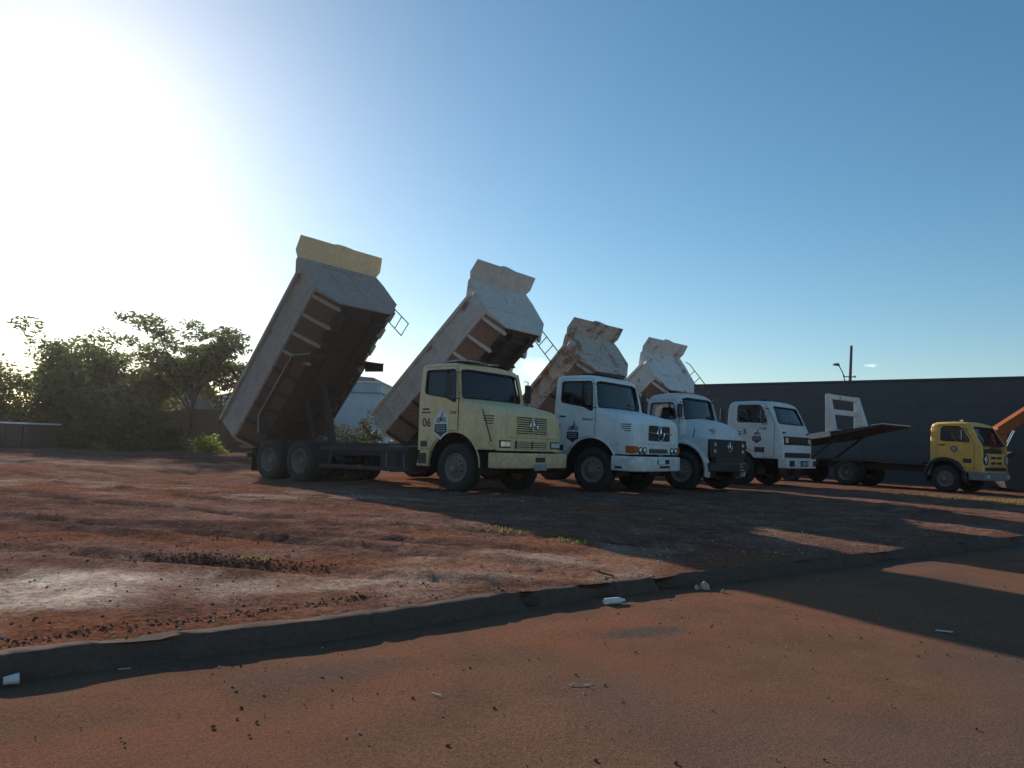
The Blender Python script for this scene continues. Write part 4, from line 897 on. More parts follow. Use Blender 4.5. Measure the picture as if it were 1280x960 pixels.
MB().cyl((.1, 0, 2.31), (.1, 0, 2.40), .05, n=12).build('roof_beacon', 'lens', F)
MB().box(-.1, .3, -.5, .5, 2.30, 2.335).build('roof_rack', 'black', F, bevel=.01)
for s in (-1, 1): MB().prism([(-.60, .52), (-.50, .52), (-.44, 1.0), (-.52, 1.0)], 'y', s * .78, s * 1.0).build('cab_corner_guard', 'grey_plastic', F)
MB().box(-4.4, -.7, -1.0, 1.0, .88, .95).build('load_deck', 'chassis', F)

# tilted flatbed beside the wall
E_ = place('flatbed_trailer', (10.15, 29.87), 50, lat=1.15)
tag(E_, 'dark flatbed with tilted deck and pale two-window headboard, behind the flat-fronted white truck', 'flatbed')
dk = MB().prism([(-2.6, -.08), (2.6, -.08), (4.3, .03), (4.3, .075), (-2.6, .08)], 'y', -1.1, 1.1).build('deck', 'chassis', E_); dk.location = (0, 0, 1.45); dk.rotation_euler = (0, R(-9), 0)
for s in (-1, 1): MB().box(-2.5, 2.9, s * .42 - .06, s * .42 + .06, -.20, -.081).build('deck_runner', 'chassis', dk)
for s in (-1, 1): MB().box(-2.6, 2.4, s * 1.1 - .06 + s * .061, s * 1.1 + .06 + s * .061, -.10, .10).build('deck_edge', 'bed_b', dk)
MB().box(3.9, 4.32, -1.12, 1.12, .081, .105).build('lit_deck_tip', 'bed_d', dk)  # white plate stands in for sunlight on the deck tip
fx0 = 2.25
for s in (-1, 1):
    MB().prism([(fx0, .081), (fx0 + (.36 if s < 0 else .55), .081), (fx0 + .33, 1.46), (fx0 + .20, 1.46)], 'y', s * 1.2, s * .98).build('headboard_post', 'bed_d', dk, bevel=.01)
for z0, z1 in ((1.30, 1.46), (.74, .92), (.082, .18)): MB().box(fx0 + .02 + z0 * .13, fx0 + .13 + z0 * .13, -.978, .978, z0, z1).build('headboard_beam', 'bed_d', dk, bevel=.01)
frame_rails(E_, -2.8, 1.6, .78)
for xa in (-.4, .75):
    axle(E_, xa, .42, .95)
    for s in (-1, 1): wheel(E_, xa, s * 1.15, s, .43, False, False, 'chassis')
MB().tube([(1.5, -.9, .9), (2.6, -.9, 1.75)], .04, 6).build('tilt_strut', 'chassis', E_); MB().tube([(1.5, .9, .9), (2.6, .9, 1.75)], .04, 6).build('tilt_strut', 'chassis', E_)
MB().box(1.6, 4.2, -.06, .06, .70, .82).build('drawbar', 'chassis', E_)

# excavator at the right edge, mostly out of frame
X_ = empty('excavator', (22.6, 27.6, .18), R(180)); tag(X_, 'orange excavator arm beyond the yellow cab at the right edge', 'excavator')
bx = MB().prism([(-1.3, 1.0), (1.9, 1.0), (1.9, 1.9), (.2, 2.0), (-1.3, 2.0)], 'y', -1.2, 1.2).build('house', 'exc', X_, bevel=.06)
MB().prism([(.5, 2.01), (1.9, 1.91), (1.75, 2.9), (.7, 2.9)], 'y', .2, 1.2).build('operator_cab', 'black', X_, bevel=.05)
for s in (-1, 1): MB().prism(rounded([(-1.8, .0), (1.8, .0), (2.0, .45), (1.6, .85), (-1.6, .85), (-2.0, .45)], .2), 'y', s * .75, s * 1.25).build('track', 'chassis', X_, bevel=.02)
bmm = MB(); bmm.prism([(1.2, 1.6), (1.6, 1.6), (2.75, 3.5), (4.95, 2.02), (5.22, 2.05), (5.2, 2.3), (2.9, 3.85), (2.4, 3.85)], 'y', -.2, .2); bm_o = bmm.build('boom', 'exc', X_, bevel=.03)
MB().prism([(4.85, 2.2), (5.3, 2.2), (5.25, 1.45), (5.05, .95), (4.9, 1.0)], 'y', -.17, .17).build('dipper', 'exc', X_, bevel=.02)
MB().cyl((4.45, -.1, 2.2), (4.85, -.1, 1.4), .045, n=10).build('ram_rod', 'chrome', X_)
MB().prism([(5.1, 1.1), (4.6, 1.45), (4.1, 1.0), (4.2, .25), (4.7, .05), (5.1, .15), (5.2, .5)], 'y', -.5, .5).build('bucket', 'chassis', X_, bevel=.03)

for k, (a, b) in enumerate(((3.55, .16), (3.78, .14), (3.98, .16), (4.2, .12))):
    q = Matrix.Translation((a, .203, 3.62 - (a - 2.9) * .62 - .24)) @ Matrix.Rotation(R(32), 4, 'Y'); MB().box(-b / 2, b / 2, -.002, .002, -.05, .05, q).build('boom_lettering', 'decal_white', X_)

# ------------------------------------------------------------------ wall, poles
M['wall'] = paint('dark_wall_paint', (0.062, 0.075, 0.088), 0.85, 0.12, dirtcol=(0.09, 0.07, 0.06), scale=0.5)
W0, W1 = Vector((9.0, 39.5)), Vector((26.0, 23.1)); wd = (W1 - W0).normalized(); wnrm = Vector((wd.y, -wd.x)); 
if wnrm.y > 0: wnrm = -wnrm
WL = (W1 - W0).length
wroot = empty('warehouse_wall', (W0.x, W0.y, 0), math.atan2(wd.y, wd.x)); tag(wroot, 'long dark painted blockwork wall along the right side of the lot', 'wall')
H_ = 4.46; bh, bw = 0.55, 2.2; i = 0; z = .05
MB().box(0, WL, 0.02, .22, 0, H_).build('wall_core', 'wall', wroot)
row = 0
pm_ = {}
while z < H_ - .3:                                             # precast panels
    x = -(.5 * bw) * (row % 2)
    while x < WL:
        a, b = max(0, x), min(WL, x + bw)
        if b - a > .1:
            key = (round(b - a, 2),)
            if key not in pm_: pm_[key] = MB().box(0.003, b - a - .003, -.0, .019, .003, bh - .003).mesh('wall_panel', 0)
            o = link('wall_panel', pm_[key], 'wall', wroot); o.location = (a, random.uniform(-.004, .002), z)
        x += bw
    z += bh; row += 1
MB().box(-.02, WL, -.05, .27, H_ + .001, H_ + .09).build('coping', 'wall', wroot, bevel=.01)
pole = empty('utility_pole', (21.9, 50.0, -.1)); tag(pole, 'tall dark utility pole rising behind the wall', 'pole')
MB().tube([(0, 0, 0), (.25, 0, 8.5)], [.13, .085], 10).build('post', 'concrete_pole', pole)
for z in (6.05, 6.45): MB().box(-.25, .55, -.04, .04, z - .03, z + .03).build('crossarm', 'concrete_pole', pole)
for z in (6.05, 6.45):
    for x in (-.22, .5): MB().lathe([(.001, -.0), (.05, .01), (.06, .06), (.03, .1), (.001, .12)], 10).build('insulator', 'concrete_pole', pole).location = (x, 0, z + .05)
MB().tube([(.55, 0, 6.05), (2.0, .2, 5.75), (3.4, .4, 5.5), (7, 1, 5.0)], .025, 5).build('cable', 'black', pole)
lamp = empty('street_lamp', (20.95, 48.0, -.1)); tag(lamp, 'thin curved street lamp behind the wall beside the utility pole', 'street lamp')
MB().tube([(0.1, 0, 0), (.1, 0, 5.2), (-.05, 0, 5.9), (-.22, 0, 6.5), (-.45, 0, 6.9), (-.55, 0, 6.98)], .035, 8).build('post', 'concrete_pole', lamp)
MB().prism(rounded([(-.42, 6.90), (-.50, 7.08), (-.82, 7.04), (-.80, 6.94)], .04), 'y', -.1, .1).build('lamp_head', 'concrete_pole', lamp)

# ------------------------------------------------------------------ vegetation
def leafmat(name, col, trans):
    m, nt, p = new_mat(name); tc = nd(nt, 'ShaderNodeTexCoord'); n = noise_n(nt, 1.6, 3, .6, tc.outputs['Object'])
    r = ramp(nt, n.outputs[0], [(.3, tuple(c * .55 for c in col)), (.7, tuple(c * 1.4 for c in col))])
    nt.links.new(r.outputs[0], p.inputs['Base Color']); p.inputs['Roughness'].default_value = .6; p.inputs['Specular IOR Level'].default_value = .25
    out = nt.nodes['Material Output']; tl = nd(nt, 'ShaderNodeBsdfTranslucent'); tl.inputs[0].default_value = (*trans, 1)
    mx = nd(nt, 'ShaderNodeMixShader'); mx.inputs[0].default_value = .55
    nt.links.new(p.outputs[0], mx.inputs[1]); nt.links.new(tl.outputs[0], mx.inputs[2]); nt.links.new(mx.outputs[0], out.inputs[0]); return m
M['leaf'] = leafmat('dark_leaves', (.065, .10, .035), (.12, .18, .05)); M['leaf2'] = leafmat('olive_leaves', (.075, .10, .04), (.14, .18, .06))
M['leaf_lime'] = leafmat('lime_leaves', (.11, .15, .035), (.22, .28, .05)); M['bark'] = plain('bark', (.085, .06, .045), .95)
M['leaf_dark'] = leafmat('shade_leaves', (.04, .055, .025), (.05, .06, .02)); M['grass'] = leafmat('dry_grass', (.15, .14, .05), (.18, .17, .06))
def leaves(centres, per, spread, size, rs, flat=1.0, droop=0.0):
    """leaf quads scattered round clump centres"""
    cs = np.asarray(centres, float); k = len(cs) * per
    c = np.repeat(cs, per, 0); d = rs.normal(0, 1, (k, 3)); d /= np.maximum(np.linalg.norm(d, axis=1, keepdims=True), 1e-6); rad = rs.rand(k, 1) ** .45
    p = c + d * rad * np.array([spread, spread, spread * flat])
    a = rs.normal(0, 1, (k, 3)); a[:, 2] = a[:, 2] * .5 - droop; a /= np.linalg.norm(a, axis=1, keepdims=True)
    b = np.cross(a, rs.normal(0, 1, (k, 3))); b /= np.linalg.norm(b, axis=1, keepdims=True)
    s = size * (.6 + .8 * rs.rand(k, 1)); a = a * s; b = b * s * .42
    v = np.stack([p - a, p + b * .9 - a * .1, p + a, p - b * .9 - a * .1], 1).reshape(-1, 3)
    return v, np.arange(k * 4).reshape(-1, 4)
def leaf_obj(name, v, f, mat, parent):
    me = bpy.data.meshes.new(name); me.from_pydata(v.tolist(), [], f.tolist()); return link(name, me, mat, parent)
def grow(rs, base, h, lean, n_main, reach, spread_up, rtrunk):
    """trunk and limbs as tubes, clump centres at the limb ends"""
    mb = MB(); tips = []; b = Vector(base); top = b + Vector((lean[0], lean[1], h * .45))
    mb.tube([b, b.lerp(top, .5) + Vector((rs.normal(0, .06), rs.normal(0, .06), 0)), top], [rtrunk, rtrunk * .8, rtrunk * .65], 8)
    for i in range(n_main):
        a = 2 * math.pi * i / n_main + rs.rand() * .8; q = reach * (.45 + .55 * rs.rand()); st_ = b.lerp(top, .55 + .45 * rs.rand())
        e = st_ + Vector((math.cos(a) * q, math.sin(a) * q, h * spread_up * (.35 + .65 * rs.rand())))
        m = st_.lerp(e, .5) + Vector((rs.normal(0, .15), rs.normal(0, .15), .12 * q))
        mb.tube([st_, m, e], [rtrunk * .45, rtrunk * .28, rtrunk * .1], 6); tips += [tuple(e), tuple(m.lerp(e, .55))]
        for k in range(4):
            s0 = st_.lerp(e, .4 + .5 * rs.rand()); e2 = s0 + Vector((rs.normal(0, .4) * reach * .6, rs.normal(0, .4) * reach * .6, (.1 + .35 * rs.rand()) * h * spread_up))
            mb.tube([s0, s0.lerp(e2, .5) + Vector((0, 0, .06)), e2], [rtrunk * .2, rtrunk * .13, rtrunk * .05], 5); tips.append(tuple(e2))
    return mb, tips
def tree(name, label, base, h, reach, n_main, per, spread, size, mat, seed, lean=(0, 0), flat=.7, spread_up=.5, rt=.14, droop=0., group='trees at the back of the lot'):
    rs = np.random.RandomState(seed); mb, tips = grow(rs, (0, 0, 0), h, lean, n_main, reach, spread_up, rt)
    t = empty(name, base); tag(t, label, 'tree', group); mb.build('trunk', 'bark', t)
    v, f = leaves(tips, per, spread, size, rs, flat, droop); leaf_obj('crown', v, f, mat, t); return t
tree('tree', 'broad dark tree behind the hedge, left of the spreading tree', (-20.4, 36.5, 0.1), 5.6, 2.4, 10, 105, .72, .12, 'leaf', 11, spread_up=.55)
tree('tree', 'small thin dark tree at the left end of the skyline trees', (-22.3, 37.5, 0.1), 4.6, 1.3, 6, 80, .5, .12, 'leaf', 12, spread_up=.5, rt=.1)
tree('tree', 'low bushy tree filling the gap between the two tall skyline trees', (-17.9, 38.5, 0.1), 5.0, 1.4, 7, 90, .6, .12, 'leaf2', 13, spread_up=.5, rt=.1)
tree('tree', 'spreading feathery tree with thin forked trunks, nearest the raised bed of the yellow truck', (-15.3, 36.8, 0.1), 6.9, 2.9, 12, 105, .66, .12, 'leaf2', 14, flat=.45, spread_up=.48, rt=.11, droop=.35)
tree('tree', 'thin young tree stem right of the spreading tree', (-14.2, 37.6, 0.1), 6.2, 1.9, 7, 85, .6, .12, 'leaf2', 15, flat=.45, spread_up=.5, rt=.06, droop=.35)
def bush(label, base, rx, ry, h, nclump, per, size, mat, seed, name='bush', cat='bush', group='bushes along the back of the lot'):
    rs = np.random.RandomState(seed); t = empty(name, base); tag(t, label, cat, group)
    th = rs.rand(nclump) * 2 * np.pi; rr = np.sqrt(rs.rand(nclump)); zz = rs.rand(nclump)
    cs = np.stack([rx * rr * np.cos(th), ry * rr * np.sin(th), h * (.10 + .78 * zz * np.sqrt(np.maximum(0.05, 1 - .75 * rr ** 2)))], 1)
    mb = MB()
    for c in cs[:max(5, nclump // 4)]: mb.tube([(c[0] * .2, c[1] * .2, 0), (c[0] * .5, c[1] * .5, c[2] * .55), tuple(c)], [.035, .025, .01], 5)
    mb.build('stems', 'bark', t); v, f = leaves(cs, per, min(rx, h) * .30 + .1, size, rs, .8); leaf_obj('foliage', v, f, mat, t); return t
bush('tall dark green bush at the left edge of the photo', (-22.8, 33.9, .1), 2.2, 1.0, 4.3, 120, 90, .10, 'leaf', 21)
bush('dark bush beside the tall left-edge bush, behind the low container', (-20.3, 35.5, .1), 2.0, .9, 3.7, 110, 90, .10, 'leaf', 22)
bush('brownish bush under the broad dark tree', (-18.4, 36.2, .1), 1.7, .9, 3.3, 90, 80, .10, 'leaf2', 23)
bush('low shrub in the middle of the hedge, left of the spreading tree', (-16.6, 35.2, .1), 1.5, .8, 2.2, 70, 70, .09, 'leaf', 24)
bush('olive shrub with sunlit top in front of the brick wall', (-18.6, 34.5, .1), 1.4, .7, 1.7, 60, 70, .08, 'leaf2', 25)
bush('low shrub at the foot of the spreading tree', (-15.4, 35.6, .1), .9, .7, 1.25, 35, 55, .08, 'leaf2', 26)
bush('bright lime green shrub next to the raised bed tail of the yellow truck', (-13.7, 35.0, .1), .75, .5, 1.0, 34, 34, .075, 'leaf_lime', 27)
bush('small bright green weed clump at the end of the low container', (-17.4, 32.6, .15), .5, .3, .35, 12, 40, .06, 'leaf_lime', 28)
bush('bright green shrub rising behind the low container', (-20.6, 34.2, .15), .9, .4, 1.65, 25, 60, .07, 'leaf_lime', 29)
bush('loose leafy shrub between the yellow truck and the white bed tail', (-7.2, 40.0, .1), .7, .6, 3.1, 30, 24, .11, 'leaf_dark', 30)
bush('low dark bush under the hedge left of the lime shrub', (-17.0, 34.0, .1), .9, .5, .9, 24, 50, .07, 'leaf', 31)

bush('dark dense hedge below the pale blue shed', (-10.2, 45.0, .1), 2.6, .6, 2.0, 80, 60, .09, 'leaf_dark', 33)

# ------------------------------------------------------------------ background buildings, back wall, container
M['brick_wall'] = paint('old_brick_wall', (.14, .085, .065), .95, .35, scale=2); M['roof_old'] = paint('old_tile_roof', (.17, .12, .095), .9, .3, scale=2)
M['plaster'] = paint('stained_plaster', (.30, .25, .22), .9, .35, scale=1.2); M['blue_wall'] = paint('pale_blue_sheet', (.30, .44, .52), .6, .12, scale=1)
M['blue_wall2'] = paint('pale_blue_plaster', (.42, .54, .60), .8, .14, scale=1); M['roof_grey'] = paint('grey_sheet_roof', (.16, .19, .21), .6, .2, scale=1)
bw_ = empty('garden_wall', (-26.0, 42.0, 0)); tag(bw_, 'brown brick boundary wall behind the hedge', 'wall')
MB().box(0, 13, 0, .2, 0, 2.35).build('wall_core', 'brick_wall', bw_)
bm_ = {}
for r_ in range(12):                                            # courses of large blocks
    for c_ in range(-1, 48):
        x = c_ * .4 + (.2 if r_ % 2 else 0)
        if x < 0 or x > 12.6: continue
        if x < 5.5: continue
        if 'b' not in bm_: bm_['b'] = MB().box(.006, .394, -.014, -.001, .006, .186).mesh('block', 0)
        o = link('block', bm_['b'], 'brick_wall', bw_); o.location = (x, random.uniform(-.004, .004), .05 + .19 * r_)
def house(name, label, loc, w, d, h, rise, wallm, roofm, rotz=0, group='houses beyond the lot'):
    t = empty(name, loc, rotz); tag(t, label, 'house', group)
    MB().prism([(-w / 2, 0), (w / 2, 0), (w / 2, h), (0, h + rise), (-w / 2, h)], 'y', 0, d).build('wall', wallm, t)
    for s in (-1, 1):
        e = Vector((s * w / 2, 0, -rise)).normalized(); q = [(0, h + rise + .03), (s * (w / 2 + .35), h - rise * .7 / w * .35 * 2 + .03), (s * (w / 2 + .35), h - rise * .7 / w * .35 * 2 + .12), (0, h + rise + .13)]
        ro = MB().prism(q, 'y', -.35, d + .35).build('roof', roofm, t)
        for k in range(int(d / .5)): MB().tube([(0, k * .5 - .2, h + rise + .14), (s * (w / 2 + .33), k * .5 - .2, h - rise * .7 / w * .7 + .13)], .035, 5).build('roof_rib', roofm, ro)
    win = MB().box(-.6, .6, -.03, -.002, 1.2, 2.1).build('window', 'black', t); MB().box(-.66, .66, -.05, -.031, 1.1, 1.19).build('sill', wallm, win)
    return t
house('house', 'old house with brown gabled roof behind the brick wall', (-19.7, 48.5, 0), 5.2, 7, 2.9, 1.5, 'plaster', 'roof_old', R(90))
house('house', 'low grey-roofed house behind the spreading tree', (-17.5, 52.0, 0), 7, 6, 3.1, .9, 'plaster', 'roof_grey')
sh_ = empty('timber_stack', (-16.9, 43.0, 0)); tag(sh_, 'pile of pale poles showing over the brick wall beside the raised bed', 'timber pile')
for k in range(22):
    a = random.uniform(-.5, .5); x = random.uniform(.2, 3.6); z = random.uniform(2.0, 3.2)
    MB().cyl((x - .5, random.uniform(-.2, .5), z), (x + .5, random.uniform(-.2, .5), z + a * .6), .05, n=7).build('pole', 'decal_white' if k % 3 else 'plaster', sh_)
for x in (.4, 1.8, 3.2): MB().box(x - .05, x + .05, .1, .2, 0, 3.1).build('rack_post', 'bark', sh_)
MB().box(0, 4, -.05, .4, 1.85, 1.95).build('rack_shelf', 'bark', sh_)
# pale blue shed seen between the yellow and the white truck
bl_ = empty('blue_shed', (-15.0, 55.0, 0)); tag(bl_, 'pale blue shed with grey roof, seen between the raised bed and the white bed tail', 'shed')
MB().box(0, 5.6, 0, 6, 0, 5.05).build('wall', 'blue_wall2', bl_)
for k in range(18): MB().box(k * .3 + .005, k * .3 + .295, -.03 - (.012 if k % 2 else 0), -.002, 4.36, 5.05).build('sheet_panel', 'blue_wall', bl_)
MB().box(-.1, 5.7, -.12, 6, 4.27, 4.355).build('band', 'roof_grey', bl_)
MB().box(-.15, 5.75, -.2, 6.1, 5.06, 5.14).build('eaves', 'decal_white', bl_)
MB().prism([(-.2, 5.15), (5.3, 5.15), (5.0, 5.45), (2, 5.62), (-.2, 5.62)], 'y', .3, 5.8).build('roof', 'roof_grey', bl_)
# low dark container at the left edge
ct = empty('container', (-26.6, 31.6, .12)); tag(ct, 'low dark steel container with lid coloured white for its sunlit top at the left edge of the lot', 'container')
M['dark_green'] = paint('dark_green_steel', (.028, .036, .032), .6, .2)
MB().box(0, 6.85, 0, 2.2, .12, 1.06).build('body', 'dark_green', ct, bevel=.02)
for k in range(10): MB().box(.1 + .72 * k, .18 + .72 * k, -.05, -.001, .14, 1.04).build('rib', 'dark_green', ct)
MB().box(-.05, 6.9, -.08, 2.28, 1.062, 1.13).build('lid', 'decal_white', ct, bevel=.01)  # sunlight on the top is put into the white lid colour
MB().box(0, 6.85, .3, 1.9, 0, .119).build('skid', 'chassis', ct)

# tarp on the yellow cab roof
tv = []; nx, ny = 16, 12
for j in range(ny + 1):
    for i in range(nx + 1):
        u, v = i / nx, j / ny; x = -.85 + .75 * u + .05 * math.sin(v * 7); y = -.85 + 1.15 * v + .04 * math.sin(u * 9)
        z = 2.79 + .045 * abs(mnoise.noise(Vector((u * 3.1, v * 3.7, 2.0)))) * 2.2 + .05 * math.exp(-((v - .35) / .12) ** 2) * math.sin(u * 3.1)
        tv.append((x, y, z))
tp = MB(); tp.add(tv, [(j * (nx + 1) + i, j * (nx + 1) + i + 1, (j + 1) * (nx + 1) + i + 1, (j + 1) * (nx + 1) + i) for j in range(ny) for i in range(nx)])
tpo = tp.build('tarp', 'tarp'); tpo.matrix_world = Matrix.Translation(A.location) @ A.rotation_euler.to_matrix().to_4x4()
sd_ = tpo.modifiers.new('s', 'SOLIDIFY'); sd_.thickness = .012
tag(tpo, 'crumpled pale tarp lying on the yellow cab roof', 'tarp')

# ------------------------------------------------------------------ loose stuff on the ground
def rock_mesh(name, seed, sq=.7):
    rs = np.random.RandomState(seed); bm = bmesh.new(); bmesh.ops.create_icosphere(bm, subdivisions=1, radius=1)
    for v in bm.verts: v.co = Vector((v.co.x, v.co.y, v.co.z * sq)) * (.7 + .5 * rs.rand())
    me = bpy.data.meshes.new(name); bm.to_mesh(me); bm.free(); return me
RK = [rock_mesh('r%d' % i, i) for i in range(6)]
RKV = [np.array([v.co[:] for v in m.vertices]) for m in RK]; RKF = [np.array([p.vertices[:] for p in m.polygons]) for m in RK]
def scatter(name, pts, sizes, mat, label, cat, rs):
    V, F_, o = [], [], 0
    for (x, y, z), s in zip(pts, sizes):
        k = rs.randint(6); a = rs.rand() * 6.28; c, n_ = math.cos(a), math.sin(a); v = RKV[k] * s * np.array([1, .8 + .5 * rs.rand(), 1])
        v = np.stack([v[:, 0] * c - v[:, 1] * n_ + x, v[:, 0] * n_ + v[:, 1] * c + y, v[:, 2] + z + s * .2], 1); V.append(v); F_.append(RKF[k] + o); o += len(v)
    me = bpy.data.meshes.new(name); me.from_pydata(np.concatenate(V).tolist(), [], np.concatenate(F_).tolist()); ob = link(name, me, mat); tag(ob, label, cat, kind='stuff'); return ob
M['clod'] = plain('soil_clods', (.13, .075, .056), 1.0, var=.5, scale=30, spec=0); M['pebble'] = plain('pale_pebbles', (.42, .34, .28), .9, var=.4, scale=20, spec=.1)
rs = np.random.RandomState(5)
def lot_pts(n, tmax, clump=0.45):
    out = []
    while len(out) < n:
        s_, t_ = rs.uniform(-6, 14), .12 + tmax * rs.rand() ** 1.7; x, y = xy(s_, t_ + float(bow(s_)))
        if float(fbm(np.array([x * .9 + 40]), np.array([y * .9]), 3)[0]) > clump: out.append((x, y))
    xs = np.array(out); z = lot_z(xs[:, 0], xs[:, 1]); return [(a, b, c) for (a, b), c in zip(out, z)]
def street_pts(n, w, clump=.42):
    out = []
    while len(out) < n:
        s_, t_ = rs.uniform(-3, 12), -.2 - w * rs.rand() ** 1.6; x, y = xy(s_, t_)
        if float(fbm(np.array([x * 1.2]), np.array([y * 1.2 + 60]), 3)[0]) > clump: out.append((x, y, 0.042))
    return out
p = lot_pts(9000, 12, .40); scatter('soil_clods', p, .003 + .011 * rs.rand(len(p)) ** 6, 'clod', 'dark crumbs of soil strewn over the dirt lot', 'soil', rs)
p = lot_pts(1500, 14, .40); scatter('pebbles', p, .004 + .012 * rs.rand(len(p)) ** 3, 'pebble', 'pale pebbles strewn over the dirt lot', 'pebbles', rs)
p = street_pts(1700, 3.2); scatter('street_clods', p, .002 + .009 * rs.rand(len(p)) ** 5, 'clod', 'small dark soil crumbs on the street', 'soil', rs)
p = street_pts(420, 3.2); scatter('street_pebbles', p, .002 + .006 * rs.rand(len(p)) ** 3, 'pebble', 'small pale pebbles on the street', 'pebbles', rs)
def tuft(base, n, h, spread, mat, label, seed, cat='grass'):
    r_ = np.random.RandomState(seed); V = []; F_ = []
    for i in range(n):
        a = r_.rand() * 6.28; d = spread * math.sqrt(r_.rand()); x, y = d * math.cos(a) * 1.6, d * math.sin(a); hh = h * (.5 + .7 * r_.rand()); l = r_.normal(0, .5 * hh, 2); w = .006 + .006 * r_.rand(); o = len(V)
        V += [(x - w, y, 0), (x + w, y, 0), (x + l[0] * .4 + w * .7, y + l[1] * .4, hh * .6), (x + l[0] * .4 - w * .7, y + l[1] * .4, hh * .6), (x + l[0], y + l[1], hh)]
        F_ += [(o, o + 1, o + 2, o + 3), (o + 3, o + 2, o + 4)]
    me = bpy.data.meshes.new('grass_tuft'); me.from_pydata(V, [], F_); ob = link('grass_tuft', me, mat); ob.location = (base[0], base[1], lz(*base) - .01); tag(ob, label, cat, 'grass tufts on the lot', kind='stuff'); return ob
tuft((.15, 9.7), 160, .04, .35, 'grass', 'grass tuft at the shadow edge in front of the yellow truck', 1)
tuft((.75, 8.75), 60, .05, .16, 'grass', 'small green weed right of the grass tuft at the shadow edge', 2)
tuft((-.9, 9.6), 40, .03, .3, 'grass', 'sparse grass left of the shadow-edge tuft', 3)
tuft((-2.15, 6.75), 16, .07, .08, 'grass', 'dry yellow sprig on the dark soil heap', 4)
for k, (x, y, l_) in enumerate([(13.2, 20.5, 'grass patch in front of the small yellow truck, leftmost'), (14.3, 20.9, 'grass patch in front of the small yellow truck, middle'), (15.4, 21.3, 'grass patch in front of the small yellow truck, rightmost'), (12.0, 21.6, 'thin grass patch in the sunlit strip before the flatbed')]):
    tuft((x, y), 300, .07, .9, 'grass', l_, 10 + k)
# dark heap of soil
pts = [(-2.45 + .45 * rs.normal() , 6.65 + .12 * rs.normal()) for _ in range(900)]
zz = lot_z(np.array([a for a, b in pts]), np.array([b for a, b in pts])); scatter('soil_heap', [(a, b, c + .03 * rs.rand() * max(0, 1 - abs(a + 2.45) / .9)) for (a, b), c in zip(pts, zz)], .004 + .012 * rs.rand(len(pts)) ** 3, 'clod', 'dark crumbly soil heap near the kerb', 'soil', rs)
pts = [xy(s_, .28 + .35 * s_ * .25 + .05 * rs.normal()) for s_ in rs.uniform(-.6, 2.2, 800)]
zz = lot_z(np.array([a for a, b in pts]), np.array([b for a, b in pts])); scatter('soil_ridge', [(a, b, c) for (a, b), c in zip(pts, zz)], .003 + .011 * rs.rand(len(pts)) ** 4, 'clod', 'line of dark soil crumbs along the sandy verge', 'soil', rs)
# litter
M['plastic'] = plain('litter_plastic', (.62, .60, .58), .35, var=.1); M['paper'] = plain('litter_paper', (.50, .47, .43), .8, var=.15)
bt = MB(); bt.lathe([(.001, 0), (.028, .0), (.032, .01), (.032, .045), (.029, .05), (.032, .055), (.032, .13), (.024, .16), (.012, .175), (.012, .195), (.001, .195)], 16)
o = bt.build('plastic_bottle', 'plastic'); o.location = (.80, 6.16, .066); o.rotation_euler = (0, 0, R(-60)); tag(o, 'crushed pale plastic bottle lying along the kerb shadow', 'bottle'); o.scale = (1, 1, .8)
cp = MB(); cp.lathe([(.001, 0), (.028, 0), (.040, .10), (.042, .10), (.038, .098), (.026, .004)], 18)
o = cp.build('plastic_cup', 'plastic'); o.location = (-2.36, 3.75, .066); o.rotation_euler = (R(4), 0, R(-55)); o.scale = (.65, .65, .65); tag(o, 'white plastic cup lying in the gutter shadow', 'cup')
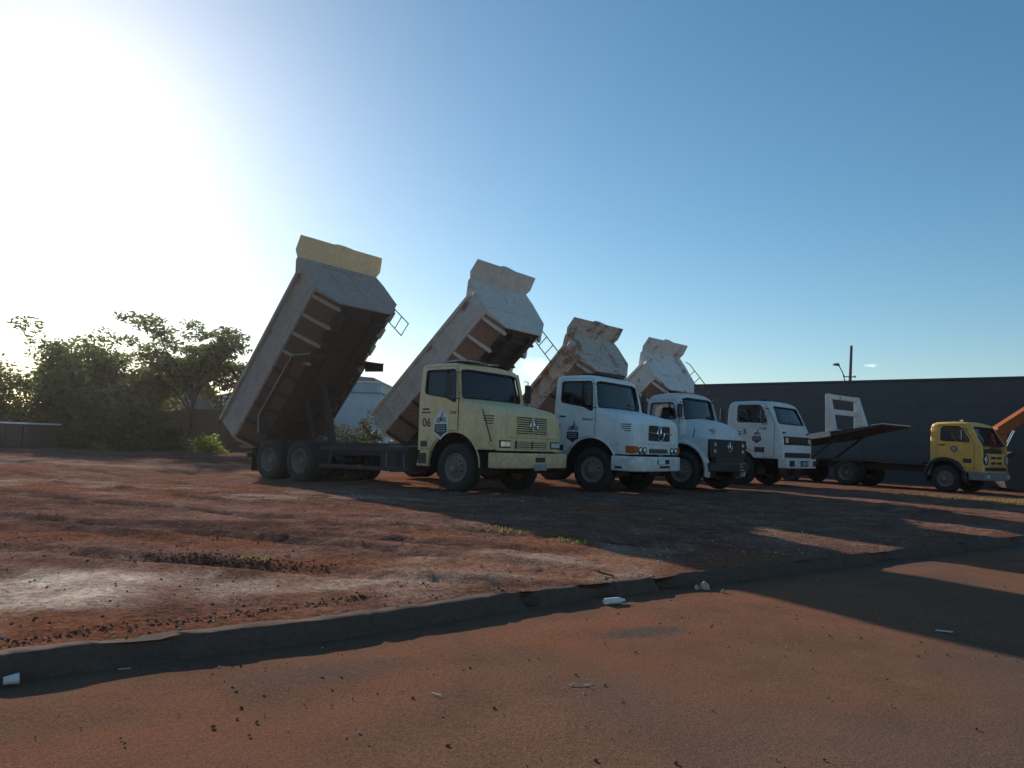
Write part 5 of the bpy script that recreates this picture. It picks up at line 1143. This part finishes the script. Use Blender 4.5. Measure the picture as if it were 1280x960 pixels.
for k, (x, y, s_, l_) in enumerate([(1.80, 7.0, .05, 'broken concrete lump standing at the corner of the kerb shadow'), (1.72, 6.97, .032, 'smaller concrete lump left of the standing broken lump'), (1.93, 6.86, .026, 'small stone lying in front of the standing broken lump')]):
    o = link('concrete_lump', rock_mesh('lump%d' % k, 20 + k, 1.0), 'pebble'); o.scale = (s_, s_ * .8, s_ * .9); o.location = (x, y, s_ * .6 + .038); tag(o, l_, 'concrete', 'broken concrete by the kerb')
o = MB().box(-.055, .055, -.014, .014, 0, .004).build('paper_strip', 'paper'); o.location = (3.2, 5.67, .05); o.rotation_euler = (R(3), R(-4), R(-40)); tag(o, 'pale paper strip lying on the street at the shadow edge', 'paper')
for k, (x, y, r_, l_) in enumerate([(-.31, 3.87, -35, 'straight pale stick lying in the middle of the street'), (-1.94, 4.07, 20, 'small pale scrap in the gutter shadow right of the cup')]):
    o = MB().box(-.03, .03, -.0025, .0025, 0, .004).build('stick', 'paper'); o.location = (x, y, .046); o.rotation_euler = (0, 0, R(r_)); tag(o, l_, 'stick')
cr = MB(); cr.tube([(0, 0, .004), (.04, .02, .012), (.08, .0, .005), (.13, .03, .004)], .0028, 5); cr.tube([(.08, 0, .006), (.10, -.03, .012), (.12, -.04, .004)], .002, 5)
o = cr.build('twig', 'paper'); o.location = (.36, 4.1, .04); o.rotation_euler = (0, 0, R(10)); tag(o, 'bent dry twig on the street in front of the yellow truck', 'twig')
cr = MB(); cr.tube([(0, 0, .006), (-.10, .05, .02), (-.17, .03, .05), (-.22, .08, .02)], [.008, .009, .006, .003], 5); cr.tube([(-.10, .05, .02), (-.13, .1, .05)], .004, 5)
o = cr.build('root', 'bark'); o.location = (.95, 6.75, .16); tag(o, 'dark dead root on the broken kerb edge', 'root')

# ------------------------------------------------------------------ haze volume added to imitate a lens flare veil
hz = MB().box(-720, 720, -720, 720, -1.3, 9.6).build('haze', None, smooth=0)
mh = bpy.data.materials.new('flare_veil'); mh.use_nodes = True; nt = mh.node_tree; nt.nodes.remove(nt.nodes['Principled BSDF'])
pv = nt.nodes.new('ShaderNodeVolumePrincipled'); pv.inputs['Color'].default_value = (0.95, 0.93, 0.92, 1); pv.inputs['Density'].default_value = 0.00026; pv.inputs['Anisotropy'].default_value = 0.7
nt.links.new(pv.outputs[0], nt.nodes['Material Output'].inputs['Volume']); hz.data.materials.append(mh); tag(hz, 'thin haze volume added to imitate a lens flare veil', 'haze', kind='stuff')
